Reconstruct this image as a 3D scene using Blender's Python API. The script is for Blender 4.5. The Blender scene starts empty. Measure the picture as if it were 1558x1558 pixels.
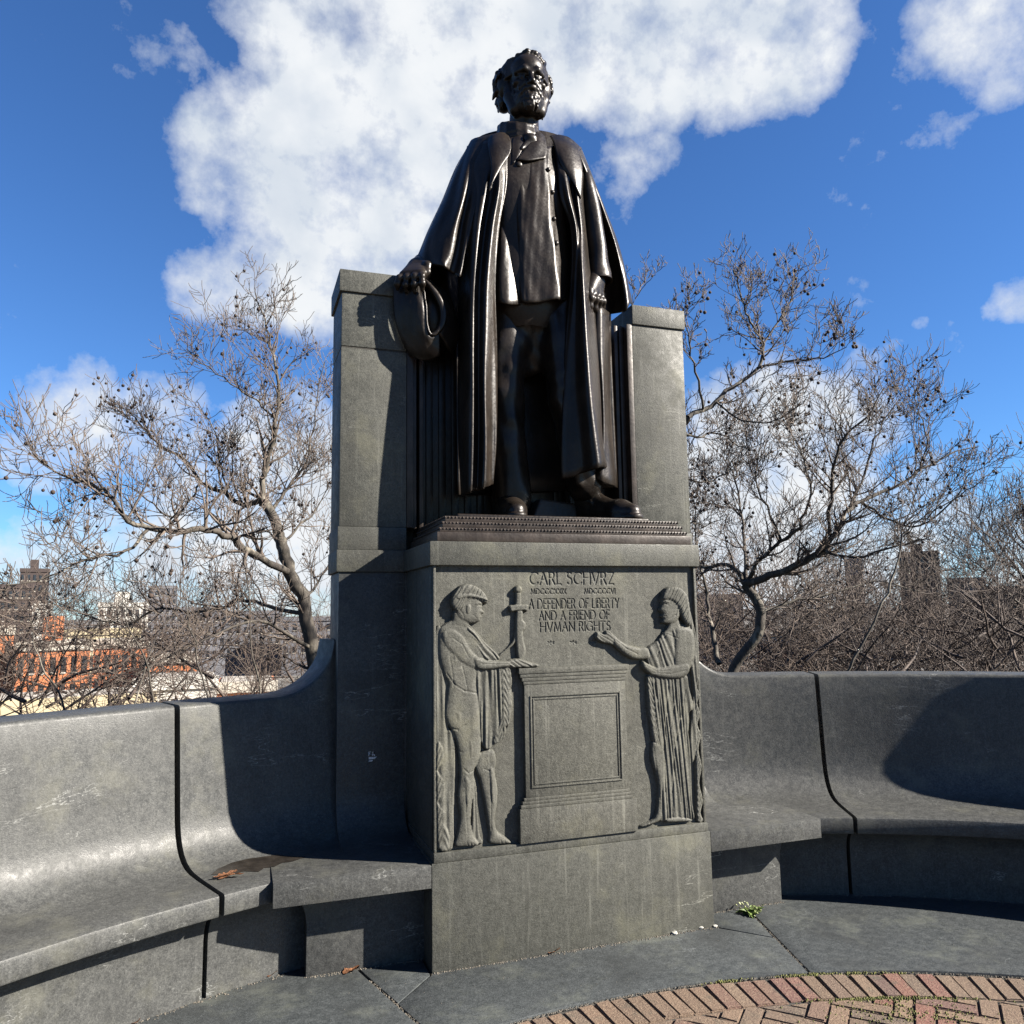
import bpy, bmesh, math, random
import numpy as np
from mathutils import Vector, Matrix

random.seed(7)
np.random.seed(7)
scene = bpy.context.scene
COL = scene.collection
PI = math.pi

# ---------------------------------------------------------------- camera
CAM_POS = Vector((-1.8598, -4.2995, 1.8625))
CAM_ROT = Matrix(((0.94561427, -0.02626234, -0.32422822),
                  (-0.32495753, -0.12132579, -0.93791399),
                  (-0.01470543, 0.99226526, -0.12326154)))
FPX = 1210.07          # focal length in pixels of a 1558 px wide frame
cam = bpy.data.cameras.new('camera')
cam.sensor_width = 36.0
cam.lens = 36.0 * FPX / 1558.0
cam.clip_start = 0.05
cam.clip_end = 20000
camo = bpy.data.objects.new('camera', cam)
camo.matrix_world = Matrix.Translation(CAM_POS) @ CAM_ROT.to_4x4()
COL.objects.link(camo)
scene.camera = camo

# ---------------------------------------------------------------- sun, sky, exposure
SUN_AZ = math.radians(120.0)      # clockwise from +Y
SUN_EL = math.radians(30.5)
sun = bpy.data.lights.new('sun', 'SUN')
sun.energy = 5.0
sun.angle = math.radians(0.53)
sun.color = (1.0, 0.93, 0.83)
suno = bpy.data.objects.new('sun', sun)
sd = Vector((math.sin(SUN_AZ) * math.cos(SUN_EL), math.cos(SUN_AZ) * math.cos(SUN_EL), math.sin(SUN_EL)))
suno.rotation_euler = sd.to_track_quat('Z', 'Y').to_euler()
suno.location = (6, -6, 9)
COL.objects.link(suno)

scene.view_settings.view_transform = 'Standard'
scene.view_settings.look = 'None'
scene.view_settings.gamma = 1.0
scene.view_settings.use_curve_mapping = False
scene.view_settings.exposure = 2.25


class NT:
    """small helper for building node trees"""
    def __init__(self, tree):
        self.t = tree

    def n(self, kind, **kw):
        nd = self.t.nodes.new(kind)
        for k, v in kw.items():
            setattr(nd, k, v)
        return nd

    def link(self, a, b):
        self.t.links.new(a, b)

    def put(self, sock, v):
        if isinstance(v, bpy.types.NodeSocket):
            self.t.links.new(v, sock)
        elif v is not None:
            sock.default_value = v

    def math(self, op, a, b=None, c=None, clamp=False):
        nd = self.n('ShaderNodeMath', operation=op)
        nd.use_clamp = clamp
        self.put(nd.inputs[0], a)
        self.put(nd.inputs[1], b)
        self.put(nd.inputs[2], c)
        return nd.outputs[0]

    def vmath(self, op, a, b=None):
        nd = self.n('ShaderNodeVectorMath', operation=op)
        self.put(nd.inputs[0], a)
        self.put(nd.inputs[1], b)
        return nd.outputs['Value'] if op in ('DOT_PRODUCT', 'LENGTH', 'DISTANCE') else nd.outputs['Vector']

    def rng(self, v, a, b, c=0.0, d=1.0, smooth=True):
        nd = self.n('ShaderNodeMapRange')
        nd.interpolation_type = 'SMOOTHSTEP' if smooth else 'LINEAR'
        self.put(nd.inputs['Value'], v)
        nd.inputs['From Min'].default_value = a
        nd.inputs['From Max'].default_value = b
        self.put(nd.inputs['To Min'], c)
        self.put(nd.inputs['To Max'], d)
        return nd.outputs['Result']

    def noise(self, vec, scale, detail=4.0, rough=0.5, dist=0.0):
        nd = self.n('ShaderNodeTexNoise')
        self.put(nd.inputs['Vector'], vec)
        nd.inputs['Scale'].default_value = scale
        nd.inputs['Detail'].default_value = detail
        nd.inputs['Roughness'].default_value = rough
        nd.inputs['Distortion'].default_value = dist
        return nd.outputs['Fac']

    def mix(self, fac, a, b, mode='MIX'):
        nd = self.n('ShaderNodeMix', data_type='RGBA', blend_type=mode)
        self.put(nd.inputs[0], fac)
        for s, v in ((nd.inputs[6], a), (nd.inputs[7], b)):
            if isinstance(v, tuple) and len(v) == 3:
                v = (*v, 1.0)
            self.put(s, v)
        return nd.outputs[2]

    def ramp(self, fac, stops):
        nd = self.n('ShaderNodeValToRGB')
        el = nd.color_ramp.elements
        while len(el) < len(stops):
            el.new(0.5)
        for e, (p, c) in zip(el, stops):
            e.position = p
            e.color = (*c, 1.0) if len(c) == 3 else c
        self.put(nd.inputs[0], fac)
        return nd.outputs[0]


world = bpy.data.worlds.new('World')
scene.world = world
world.use_nodes = True
world.node_tree.nodes.clear()
W_ = NT(world.node_tree)
sky = W_.n('ShaderNodeTexSky', sky_type='NISHITA')
sky.sun_disc = False
sky.sun_elevation = SUN_EL
sky.sun_rotation = SUN_AZ
sky.altitude = 50
sky.air_density = 1.0
sky.dust_density = 0.0
sky.ozone_density = 1.0
tc = W_.n('ShaderNodeTexCoord')
vdir = W_.vmath('NORMALIZE', tc.outputs['Generated'])
EXPO = 2.0 ** (1.65 - scene.view_settings.exposure)
SKY_TINT = tuple(c * EXPO for c in (0.37, 0.66, 1.08))
CLOUD_LIT = tuple(c * EXPO for c in (5.9, 6.05, 6.2))
CLOUD_SHADE = tuple(c * EXPO for c in (4.1, 4.55, 5.15))
# cloud banks: unit direction, inner and outer angular radius (degrees), weight
CLOUDS = [(0.0498, 0.8686, 0.4929, 1.69, 8.02, 1.0),
          (-0.0128, 0.8711, 0.491, 1.24, 5.38, 0.85),
          (0.1308, 0.8699, 0.4756, 2.6, 7.81, 0.95),
          (0.0742, 0.892, 0.4458, 1.73, 6.07, 0.85),
          (0.0943, 0.8232, 0.5598, 2.48, 7.02, 0.95),
          (0.1822, 0.8229, 0.5381, 2.55, 8.5, 0.92),
          (0.063, 0.7956, 0.6025, 1.99, 5.97, 0.9),
          (0.1439, 0.7794, 0.6098, 3.23, 8.08, 1.0),
          (0.2503, 0.7415, 0.6225, 3.64, 8.08, 1.0),
          (0.3439, 0.7103, 0.6141, 3.23, 6.67, 1.0),
          (0.4228, 0.6821, 0.5967, 2.82, 5.44, 1.0),
          (0.4881, 0.6466, 0.5862, 2.38, 5.94, 1.0),
          (0.5454, 0.6213, 0.5626, 1.37, 3.53, 0.85),
          (0.3953, 0.7218, 0.5681, 1.24, 3.73, 0.75),
          (0.5066, 0.6151, 0.6042, 2.32, 5.79, 0.95),
          (0.632, 0.5242, 0.5707, 0.36, 2.91, 0.55),
          (0.6589, 0.5093, 0.5535, 0.72, 4.5, 0.74),
          (0.6914, 0.5028, 0.5189, 0.36, 3.06, 0.6),
          (0.7567, 0.5747, 0.3116, 0.12, 1.95, 0.55),
          (0.7455, 0.5916, 0.3068, 0.08, 1.19, 0.42),
          (0.0186, 0.9216, 0.3877, 1.3, 4.78, 0.85),
          (0.0929, 0.9202, 0.3804, 1.78, 5.34, 0.9),
          (-0.0308, 0.929, 0.3688, 0.86, 3.86, 0.75),
          (0.1372, 0.9075, 0.397, 1.34, 4.03, 0.85),
          (0.3968, 0.7607, 0.5137, 0.43, 3.43, 0.34),
          (0.4259, 0.7447, 0.5138, 0.43, 2.56, 0.36),
          (0.3451, 0.7716, 0.5344, 0.43, 2.56, 0.34),
          (-0.1692, 0.9635, 0.2073, 1.24, 4.97, 0.8),
          (-0.2054, 0.964, 0.1689, 0.61, 3.25, 0.7),
          (-0.0906, 0.9742, 0.2069, 0.86, 5.17, 0.7),
          (-0.0245, 0.9942, 0.1045, 2.66, 7.1, 0.85),
          (0.0554, 0.9812, 0.1847, 2.73, 6.83, 1.0),
          (-0.1278, 0.9886, 0.0795, 2.12, 5.09, 0.6),
          (0.0894, 0.9943, 0.0586, 2.75, 7.34, 0.8),
          (0.5815, 0.785, 0.2136, 1.8, 5.85, 0.95),
          (0.6276, 0.748, 0.2159, 1.32, 4.85, 0.85),
          (0.6812, 0.7038, 0.2014, 0.86, 3.0, 0.6),
          (0.5681, 0.8127, 0.1296, 3.19, 6.84, 1.05),
          (0.6447, 0.7543, 0.124, 2.21, 5.74, 0.95),
          (0.7464, 0.6585, 0.0959, 0.5, 2.48, 0.75),
          (0.7629, 0.6411, 0.0836, 0.49, 2.03, 0.65),
          (0.71, 0.6917, 0.1324, 0.42, 3.39, 0.5),
          (0.6455, 0.7623, 0.0475, 2.2, 6.17, 0.8),
          (0.7421, 0.6697, 0.0282, 2.06, 4.96, 0.75),
          (-0.0784, 0.821, 0.5656, 0.19, 2.31, 0.28),
          (0.699, 0.6459, 0.3069, 0.12, 0.82, 0.4),
          (-0.2019, 0.9785, 0.0422, 1.62, 4.87, 0.7),
          (-0.0449, 0.9973, 0.0582, 3.08, 7.03, 1.0),
          (0.0427, 0.995, 0.0901, 3.18, 7.26, 1.05),
          (-0.1455, 0.989, 0.028, 2.09, 5.44, 0.7),
          (0.5564, 0.8288, 0.059, 3.2, 6.85, 1.0),
          (0.6968, 0.7167, 0.0302, 2.56, 5.98, 0.75),
          (0.7781, 0.6268, 0.0402, 2.0, 5.2, 0.7),
          (0.6142, 0.7701, 0.1724, 2.68, 6.25, 0.85)]
acc = None
for (dx, dy, dz, r0, r1, wgt) in CLOUDS:
    d = W_.vmath('DOT_PRODUCT', vdir, (dx, dy, dz))
    m = W_.rng(d, math.cos(math.radians(r1)), math.cos(math.radians(r0)), 0.0, wgt)
    acc = m if acc is None else W_.math('MAXIMUM', acc, m)
far = W_.rng(W_.noise(W_.vmath('ADD', vdir, (4.3, 1.7, 9.1)), 2.6, 5.0, 0.55), 0.50, 0.70, 0.0, 0.75)
# banks of the same kind go on over the part of the sky behind the camera
behind = W_.rng(W_.vmath('DOT_PRODUCT', vdir, (0.324, 0.938, 0.123)), 0.66, 0.45, 0.0, 1.0)
base = W_.math('MAXIMUM', acc, W_.math('MULTIPLY', far, behind))


def billow(v):
    """broken cumulus density: broad lumps plus finer and finer puffs"""
    a = W_.noise(v, 5.5, 3.0, 0.5)
    b_ = W_.noise(v, 15.0, 10.0, 0.62)
    c_ = W_.noise(v, 42.0, 6.0, 0.6)
    s = W_.math('ADD', W_.math('MULTIPLY', W_.math('SUBTRACT', a, 0.5), 1.1), W_.math('MULTIPLY', W_.math('SUBTRACT', b_, 0.5), 1.75))
    return W_.math('ADD', s, W_.math('MULTIPLY', W_.math('SUBTRACT', c_, 0.5), 0.45))


bil = billow(vdir)
dens = W_.math('ADD', base, bil)
cov = W_.math('POWER', W_.rng(dens, 0.26, 1.02, 0.0, 0.99, False), 0.9)
# sunlit and shaded sides of the puffs: density a little way towards the sun
def soft(v):
    return W_.math('ADD', W_.noise(v, 6.0, 2.5, 0.5), W_.math('MULTIPLY', W_.noise(v, 17.0, 4.0, 0.5), 0.45))


toward = W_.vmath('NORMALIZE', W_.vmath('ADD', vdir, tuple(0.05 * c for c in sd)))
lit = W_.rng(W_.math('SUBTRACT', soft(vdir), soft(toward)), -0.22, 0.14)
thick = W_.rng(dens, 0.5, 1.5)
lit = W_.math('ADD', W_.math('MULTIPLY', lit, 0.72), W_.math('MULTIPLY', thick, 0.30), clamp=True)
ccol = W_.mix(lit, CLOUD_SHADE, CLOUD_LIT)
skycol = W_.mix(1.0, sky.outputs[0], SKY_TINT, 'MULTIPLY')
mixc = W_.mix(cov, skycol, ccol)
bg = W_.n('ShaderNodeBackground')
W_.link(mixc, bg.inputs['Color'])
bg.inputs['Strength'].default_value = 0.05
wo = W_.n('ShaderNodeOutputWorld')
W_.link(bg.outputs[0], wo.inputs['Surface'])


# ---------------------------------------------------------------- helpers
def tag(o, label=None, cat=None, group=None, kind=None):
    if label: o['label'] = label
    if cat: o['category'] = cat
    if group: o['group'] = group
    if kind: o['kind'] = kind
    return o


def empty(name, loc, label=None, cat=None, group=None):
    o = bpy.data.objects.new(name, None)
    o.empty_display_size = 0.2
    o.location = loc
    COL.objects.link(o)
    return tag(o, label, cat, group)


def link(name, me, mat, parent=None):
    o = bpy.data.objects.new(name, me)
    if mat is not None and not me.materials:
        me.materials.append(mat)
    COL.objects.link(o)
    if parent is not None:
        o.parent = parent
        p = parent
        T = Vector((0, 0, 0))
        while p is not None:
            T = T + p.location
            p = p.parent
        o.location = -T if parent.type == 'EMPTY' else (0, 0, 0)
    return o


def mesh(name, V, F, mat, parent=None, smooth=False, angle=None):
    me = bpy.data.meshes.new(name)
    me.from_pydata([tuple(map(float, v)) for v in V], [], [tuple(map(int, f)) for f in F])
    me.validate()
    if smooth:
        me.polygons.foreach_set('use_smooth', [True] * len(me.polygons))
        if angle is not None:
            try:
                me.set_sharp_from_angle(angle=math.radians(angle))
            except Exception:
                pass
    me.update()
    return link(name, me, mat, parent)


def fast_mesh(name, V, Q, mat, parent=None, smooth=True):
    """numpy arrays of verts (n,3) and quads (m,4) or tris (m,3)"""
    V = np.ascontiguousarray(V, dtype=np.float32)
    Q = np.ascontiguousarray(Q, dtype=np.int32)
    k = Q.shape[1]
    me = bpy.data.meshes.new(name)
    me.vertices.add(len(V))
    me.vertices.foreach_set('co', V.ravel())
    me.loops.add(Q.size)
    me.loops.foreach_set('vertex_index', Q.ravel())
    me.polygons.add(len(Q))
    me.polygons.foreach_set('loop_start', np.arange(0, Q.size, k, dtype=np.int32))
    me.polygons.foreach_set('loop_total', np.full(len(Q), k, dtype=np.int32))
    me.update(calc_edges=True)
    me.validate()
    if smooth:
        me.polygons.foreach_set('use_smooth', np.ones(len(me.polygons), dtype=bool))
    me.update()
    return link(name, me, mat, parent)


def from_bm(name, bm, mat, parent=None, smooth=False, angle=40):
    me = bpy.data.meshes.new(name)
    bm.normal_update()
    bm.to_mesh(me)
    bm.free()
    if smooth:
        me.polygons.foreach_set('use_smooth', [True] * len(me.polygons))
        try:
            me.set_sharp_from_angle(angle=math.radians(angle))
        except Exception:
            pass
    return link(name, me, mat, parent)


def bevel_all(bm, off, seg=2, ang=20):
    es = [e for e in bm.edges if len(e.link_faces) == 2 and e.calc_face_angle(0) > math.radians(ang)]
    if off > 0 and es:
        bmesh.ops.bevel(bm, geom=es, offset=off, segments=seg, affect='EDGES', profile=0.6, clamp_overlap=True)


def prism_bm(poly, axis, a, b):
    """extrude a 2-D polygon along an axis: axis 'x' -> poly is (y,z), 'y' -> (x,z), 'z' -> (x,y)"""
    bm = bmesh.new()
    def P(u, v, t):
        return {'x': (t, u, v), 'y': (u, t, v), 'z': (u, v, t)}[axis]
    lo = [bm.verts.new(P(u, v, a)) for u, v in poly]
    hi = [bm.verts.new(P(u, v, b)) for u, v in poly]
    n = len(poly)
    bm.faces.new(lo)
    bm.faces.new(hi[::-1])
    for i in range(n):
        j = (i + 1) % n
        bm.faces.new((lo[i], hi[i], hi[j], lo[j]))
    bmesh.ops.recalc_face_normals(bm, faces=bm.faces)
    return bm


def prism(name, poly, axis, a, b, mat, parent=None, bev=0.006, seg=2, ang=25):
    bm = prism_bm(poly, axis, a, b)
    bevel_all(bm, bev, seg, ang)
    return from_bm(name, bm, mat, parent, smooth=True, angle=50)


def box(name, xr, yr, zr, mat, parent=None, bev=0.006):
    poly = [(xr[0], yr[0]), (xr[1], yr[0]), (xr[1], yr[1]), (xr[0], yr[1])]
    return prism(name, poly, 'z', zr[0], zr[1], mat, parent, bev)


def at(px, py, Y):
    """point of the upright plane y=Y seen in the 1558 px photograph at (px,py): used to take measurements"""
    d = CAM_ROT @ Vector(((px - 779) / FPX, -(py - 779) / FPX, -1.0))
    t = (Y - CAM_POS.y) / d.y
    return CAM_POS + d * t


def far_at(px, py, dist):
    """point at the given horizontal distance in the direction of photo pixel (px,py)"""
    d = CAM_ROT @ Vector(((px - 779) / FPX, -(py - 779) / FPX, -1.0))
    return CAM_POS + d * (dist / math.hypot(d.x, d.y))


def sstep(a, b, x):
    t = np.clip((x - a) / (b - a), 0, 1)
    return t * t * (3 - 2 * t)


# ---------------------------------------------------------------- materials
ALB = 0.84       # all dry surfaces of the place are a little dark


def dim(c):
    return tuple(ALB * x for x in c)


def new_mat(name):
    m = bpy.data.materials.new(name)
    m.use_nodes = True
    m.node_tree.nodes.clear()
    t = NT(m.node_tree)
    out = t.n('ShaderNodeOutputMaterial')
    b = t.n('ShaderNodeBsdfPrincipled')
    t.link(b.outputs[0], out.inputs['Surface'])
    return m, t, b


def bump(t, b, h, dist, strength=1.0):
    nd = t.n('ShaderNodeBump')
    nd.inputs['Strength'].default_value = strength
    nd.inputs['Distance'].default_value = dist
    t.put(nd.inputs['Height'], h)
    t.link(nd.outputs[0], b.inputs['Normal'])
    return nd


def granite(name, dark, light, rough=0.5, vein=0.5, streak=0.0, spec=0.4, blot=0.35, relief=0.5):
    dark, light = dim(dark), dim(light)
    m, t, b = new_mat(name)
    co = t.n('ShaderNodeTexCoord').outputs['Object']
    grain = t.noise(co, 170.0, 2.0, 0.7)
    crys = t.noise(co, 70.0, 3.0, 0.75)
    mid = t.noise(co, 21.0, 6.0, 0.65)
    big = t.noise(co, 1.9, 6.0, 0.62, 0.4)
    g = t.math('ADD', t.math('MULTIPLY', grain, 0.36), t.math('ADD', t.math('MULTIPLY', crys, 0.40), t.math('MULTIPLY', mid, 0.24)))
    col = t.ramp(g, [(0.36, tuple(0.6 * c for c in dark)), (0.47, dark), (0.66, light)])
    # flecks of pale feldspar
    fl = t.rng(t.noise(co, 95.0, 2.0, 0.6), 0.62, 0.72, 0.0, 0.35)
    col = t.mix(fl, col, tuple(1.7 * c for c in light))
    # broad weathering: darker damp and paler olive patches
    col = t.mix(t.rng(big, 0.48, 0.72, 0.0, blot + 0.15), col, tuple(0.62 * c for c in dark))
    w2 = t.noise(t.vmath('ADD', co, (3.7, 1.1, 8.2)), 3.2, 8.0, 0.68)
    col = t.mix(t.rng(w2, 0.50, 0.72, 0.0, blot + 0.10), col, (light[0] * 1.25, light[1] * 1.22, light[2] * 1.02))
    # pale thread-like veins running along tilted planes
    mp = t.n('ShaderNodeMapping')
    t.link(co, mp.inputs['Vector'])
    mp.inputs['Rotation'].default_value = (0.3, 0.55, 0.2)
    mp.inputs['Scale'].default_value = (0.5, 1.0, 2.4)
    vn = t.noise(mp.outputs[0], 1.7, 6.0, 0.60, 0.4)
    v1 = t.rng(t.math('ABSOLUTE', t.math('SUBTRACT', vn, 0.52)), 0.0045, 0.0)
    v1 = t.math('MULTIPLY', v1, t.rng(t.noise(co, 2.4, 3.0), 0.50, 0.66))
    col = t.mix(t.math('MULTIPLY', v1, vein), col, tuple(min(1, 1.9 * c + 0.02) for c in light))
    if streak > 0:
        ms = t.n('ShaderNodeMapping')
        t.link(co, ms.inputs['Vector'])
        ms.inputs['Scale'].default_value = (1.0, 1.0, 0.045)
        sn = t.noise(ms.outputs[0], 30.0, 5.0, 0.65)
        s = t.rng(sn, 0.55, 0.72, 0.0, streak)
        col = t.mix(s, col, tuple(1.55 * c for c in light))
        s2 = t.rng(t.noise(t.vmath('ADD', ms.outputs[0], (5.0, 2.0, 0.0)), 17.0, 5.0, 0.65), 0.55, 0.72, 0.0, streak * 1.4)
        col = t.mix(s2, col, tuple(0.6 * c for c in dark))
    t.link(col, b.inputs['Base Color'])
    t.put(b.inputs['Roughness'], t.math('ADD', t.rng(mid, 0.3, 0.7, rough - 0.10, rough + 0.10), t.rng(big, 0.4, 0.7, -0.05, 0.08)))
    b.inputs['Specular IOR Level'].default_value = spec
    h = t.math('ADD', t.math('ADD', grain, crys), t.math('MULTIPLY', mid, 0.6))
    bump(t, b, h, 0.0035, relief)
    return m


def simple(name, col, rough=0.7, var=0.25, scale=20.0, metallic=0.0, bumpd=0.0):
    col = dim(col)
    m, t, b = new_mat(name)
    co = t.n('ShaderNodeTexCoord').outputs['Object']
    n = t.noise(co, scale, 5.0, 0.6)
    c = t.mix(t.rng(n, 0.3, 0.7), tuple(x * (1 - var) for x in col), tuple(min(1, x * (1 + var)) for x in col))
    t.link(c, b.inputs['Base Color'])
    b.inputs['Roughness'].default_value = rough
    b.inputs['Metallic'].default_value = metallic
    if bumpd > 0:
        bump(t, b, n, bumpd, 0.7)
    return m


def bronze(name, base, rough=0.36):
    base = dim(base)
    m, t, b = new_mat(name)
    co = t.n('ShaderNodeTexCoord').outputs['Object']
    n = t.noise(co, 7.0, 6.0, 0.6)
    f = t.noise(co, 70.0, 4.0, 0.6)
    col = t.mix(t.rng(n, 0.35, 0.7), tuple(0.6 * c for c in base), tuple(1.3 * c for c in base))
    ms = t.n('ShaderNodeMapping')
    t.link(co, ms.inputs['Vector'])
    ms.inputs['Scale'].default_value = (1.0, 1.0, 0.10)
    st_ = t.rng(t.noise(ms.outputs[0], 15.0, 5.0, 0.65), 0.52, 0.72)
    bl = t.rng(t.noise(co, 3.4, 6.0, 0.65), 0.48, 0.66)
    dull = t.math('MULTIPLY', st_, t.math('ADD', t.math('MULTIPLY', bl, 0.7), 0.3))
    col = t.mix(t.math('MULTIPLY', dull, 0.55), col, (2.2 * base[0], 2.5 * base[1], 2.6 * base[2]))
    t.link(col, b.inputs['Base Color'])
    b.inputs['Metallic'].default_value = 0.12
    b.inputs['Specular IOR Level'].default_value = 0.24
    t.put(b.inputs['Roughness'], t.math('ADD', t.rng(f, 0.3, 0.75, rough - 0.06, rough + 0.08), t.math('MULTIPLY', dull, 0.22)))
    tool = t.noise(co, 26.0, 3.0, 0.55)
    bump(t, b, t.math('ADD', t.math('MULTIPLY', f, 0.10), t.math('ADD', n, t.math('MULTIPLY', tool, 0.55))), 0.010, 0.28)
    return m


M_GRAN = granite('dressed_granite', (0.049, 0.0495, 0.043), (0.093, 0.093, 0.0805), 0.56, 0.7, 0.38, 0.15, 0.35, 0.4)
M_RELIEF = granite('carved_granite', (0.057, 0.0565, 0.048), (0.106, 0.1045, 0.089), 0.62, 0.3, 0.45, 0.15)
M_BENCH = granite('polished_bench_granite', (0.041, 0.042, 0.041), (0.085, 0.086, 0.081), 0.48, 0.9, 0.16, 0.18, 0.30, 0.22)
M_PAVE = granite('dark_paving_granite', (0.030, 0.034, 0.0355), (0.072, 0.079, 0.081), 0.62, 0.35, 0.0, 0.25, 0.6, 0.4)
M_BRONZE = bronze('dark_bronze', (0.0150, 0.0110, 0.0080), 0.37)
M_BRONZE_P = bronze('brown_bronze', (0.032, 0.0245, 0.020), 0.45)

# ================================================================ the setting: ground and paving
CC = Vector((0, -4.3, 0))      # centre of the semicircular exedra
R_BRICK = 3.745


def pol(r, deg, z=0.0):
    a = math.radians(deg)
    return Vector((CC.x + r * math.sin(a), CC.y + r * math.cos(a), z))


M_BED = simple('dark_mortar_bed', (0.022, 0.020, 0.016), 0.95, 0.4, 40, 0, 0.004)
bedo = prism('terrace_bed', [(-9, -16), (9, -16), (9, 1.6), (-9, 1.6)], 'z', -0.8, -0.020, M_BED, None, 0)
tag(bedo, kind='structure')

pave = empty('pavement', (0, 0, 0))
tag(pave, kind='structure')


def slab(poly):
    o = prism('paving_slab', poly, 'z', -0.12, 0.0 - random.random() * 0.002, M_PAVE, pave, 0.006, 2, 50)
    return o


G = 0.09      # half joint, degrees
RI, RO = R_BRICK + 0.006, 5.0
cl, cr = (-1.063, -0.252), (1.063, -0.252)
arc = [tuple(pol(RI, a)[:2]) for a in np.linspace(-15 + G, 15 - G, 25)]
# middle slab in front of the pedestal
jl, jr = pol(4.185, -15 + G), pol(4.185, 15 - G)
slab(arc + [(jr.x, jr.y), (0.853, -0.012), (0.84, 0.1), (-0.84, 0.1), (-0.853, -0.012), (jl.x, jl.y)])
for s in (1, -1):
    p = [(s * 0.862, -0.006), (s * (jr.x - 0.001), jr.y + 0.010)]
    q = [tuple(pol(r, s * (15 - G))[:2]) for r in (4.4, 5.2)]
    slab((p + q + [(s * 0.862, 0.75)])[::s])
for k in (1, 2, -1, -2, 3, -3):
    a0, a1 = (k * 30 - 15 + G, k * 30 + 15 - G)
    aa = np.linspace(a0, a1, 25)
    slab([tuple(pol(RI, a)[:2]) for a in aa] + [tuple(pol(RO, a)[:2]) for a in aa[::-1]])

# ---------------------------------------------------------------- bricks
def brick_material(name, cols):
    m, t, b = new_mat(name)
    co = t.n('ShaderNodeTexCoord').outputs['Object']
    wpos = t.n('ShaderNodeNewGeometry').outputs['Position']
    rnd = t.n('ShaderNodeObjectInfo').outputs['Random']
    c = t.ramp(rnd, [(a_, dim(b_)) for a_, b_ in cols])
    sp = t.noise(wpos, 130.0, 4.0, 0.7)
    c = t.mix(t.rng(sp, 0.45, 0.7, 0.0, 0.55), c, (0.22, 0.17, 0.115))
    c = t.mix(t.rng(sp, 0.46, 0.3, 0.0, 0.85), c, (0.030, 0.022, 0.018))
    st = t.noise(wpos, 9.0, 6.0, 0.65)
    c = t.mix(t.rng(st, 0.55, 0.75, 0.0, 0.85), c, (0.046, 0.040, 0.027))
    t.link(c, b.inputs['Base Color'])
    b.inputs['Roughness'].default_value = 0.88
    bump(t, b, t.math('ADD', sp, t.noise(wpos, 45.0, 4.0, 0.6)), 0.006, 0.8)
    return m


BUFF = [(0.0, (0.080, 0.050, 0.032)), (0.25, (0.118, 0.072, 0.045)), (0.45, (0.062, 0.042, 0.031)), (0.65, (0.128, 0.078, 0.047)), (0.85, (0.084, 0.058, 0.041)), (1.0, (0.100, 0.046, 0.032))]
RED = [(0.0, (0.100, 0.032, 0.023)), (0.3, (0.118, 0.042, 0.030)), (0.55, (0.090, 0.038, 0.032)), (0.7, (0.034, 0.025, 0.022)), (0.85, (0.122, 0.044, 0.030)), (1.0, (0.105, 0.050, 0.040))]
M_BRICK = brick_material('buff_brick', BUFF)
M_BRICK_R = brick_material('red_brick', RED)
bricks = empty('brick_pavement', (0, 0, 0))
tag(bricks, kind='structure')


def brick(poly, red, dz=0.0):
    """poly: corner list in plan (counter-clockwise), slightly worn and tilted"""
    z = -0.008 + dz + random.uniform(-0.004, 0.003)
    bm = bmesh.new()
    cx = sum(p[0] for p in poly) / len(poly)
    cy = sum(p[1] for p in poly) / len(poly)
    tx, ty = random.uniform(-0.025, 0.025), random.uniform(-0.025, 0.025)
    top = [bm.verts.new((x + random.uniform(-.0025, .0025) - cx, y + random.uniform(-.0025, .0025) - cy, z + tx * (x - cx) + ty * (y - cy))) for x, y in poly]
    bot = [bm.verts.new((x - cx, y - cy, -0.06)) for x, y in poly]
    n = len(poly)
    f = bm.faces.new(top)
    for i in range(n):
        j = (i + 1) % n
        bm.faces.new((top[i], bot[i], bot[j], top[j]))
    bmesh.ops.recalc_face_normals(bm, faces=bm.faces)
    es = [e for e in bm.edges if e.verts[0] in top and e.verts[1] in top]
    bmesh.ops.bevel(bm, geom=es, offset=0.006, segments=2, affect='EDGES')
    o = from_bm('brick', bm, M_BRICK_R if red else M_BRICK, bricks, True, 60)
    o.location = (cx, cy, 0)
    return o


PITCH = 1.311
a = -26.0
while a < 44:
    j = random.uniform(-0.07, 0.07)
    w = 0.632 + random.uniform(-0.03, 0.014)
    r1 = R_BRICK - 0.012 - random.random() * 0.006
    r0 = 3.482 + random.uniform(-0.004, 0.008)
    c0 = a + j
    poly = [tuple(pol(r, c0 + s * w * (3.61 / r))[:2]) for r, s in ((r0, -1), (r1, -1), (r1, 1), (r0, 1))][::-1]
    red = (18.6 < a < 24.2) or (12.0 < a < 14.4)
    brick(poly, red and not (22.0 < a < 22.6))
    a += PITCH


def clip_circle(poly, R):
    """cut a convex polygon back to the chord of the circle nearest to it"""
    cx = sum(p[0] for p in poly) / len(poly)
    cy = sum(p[1] for p in poly) / len(poly)
    n = Vector((cx - CC.x, cy - CC.y)).normalized()
    out = []
    m = len(poly)
    for i in range(m):
        p, q = poly[i], poly[(i + 1) % m]
        dp = (p[0] - CC.x) * n.x + (p[1] - CC.y) * n.y - R
        dq = (q[0] - CC.x) * n.x + (q[1] - CC.y) * n.y - R
        if dp <= 0: out.append(p)
        if dp * dq < 0:
            t = dp / (dp - dq)
            out.append((p[0] + t * (q[0] - p[0]), p[1] + t * (q[1] - p[1])))
    return out


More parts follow.
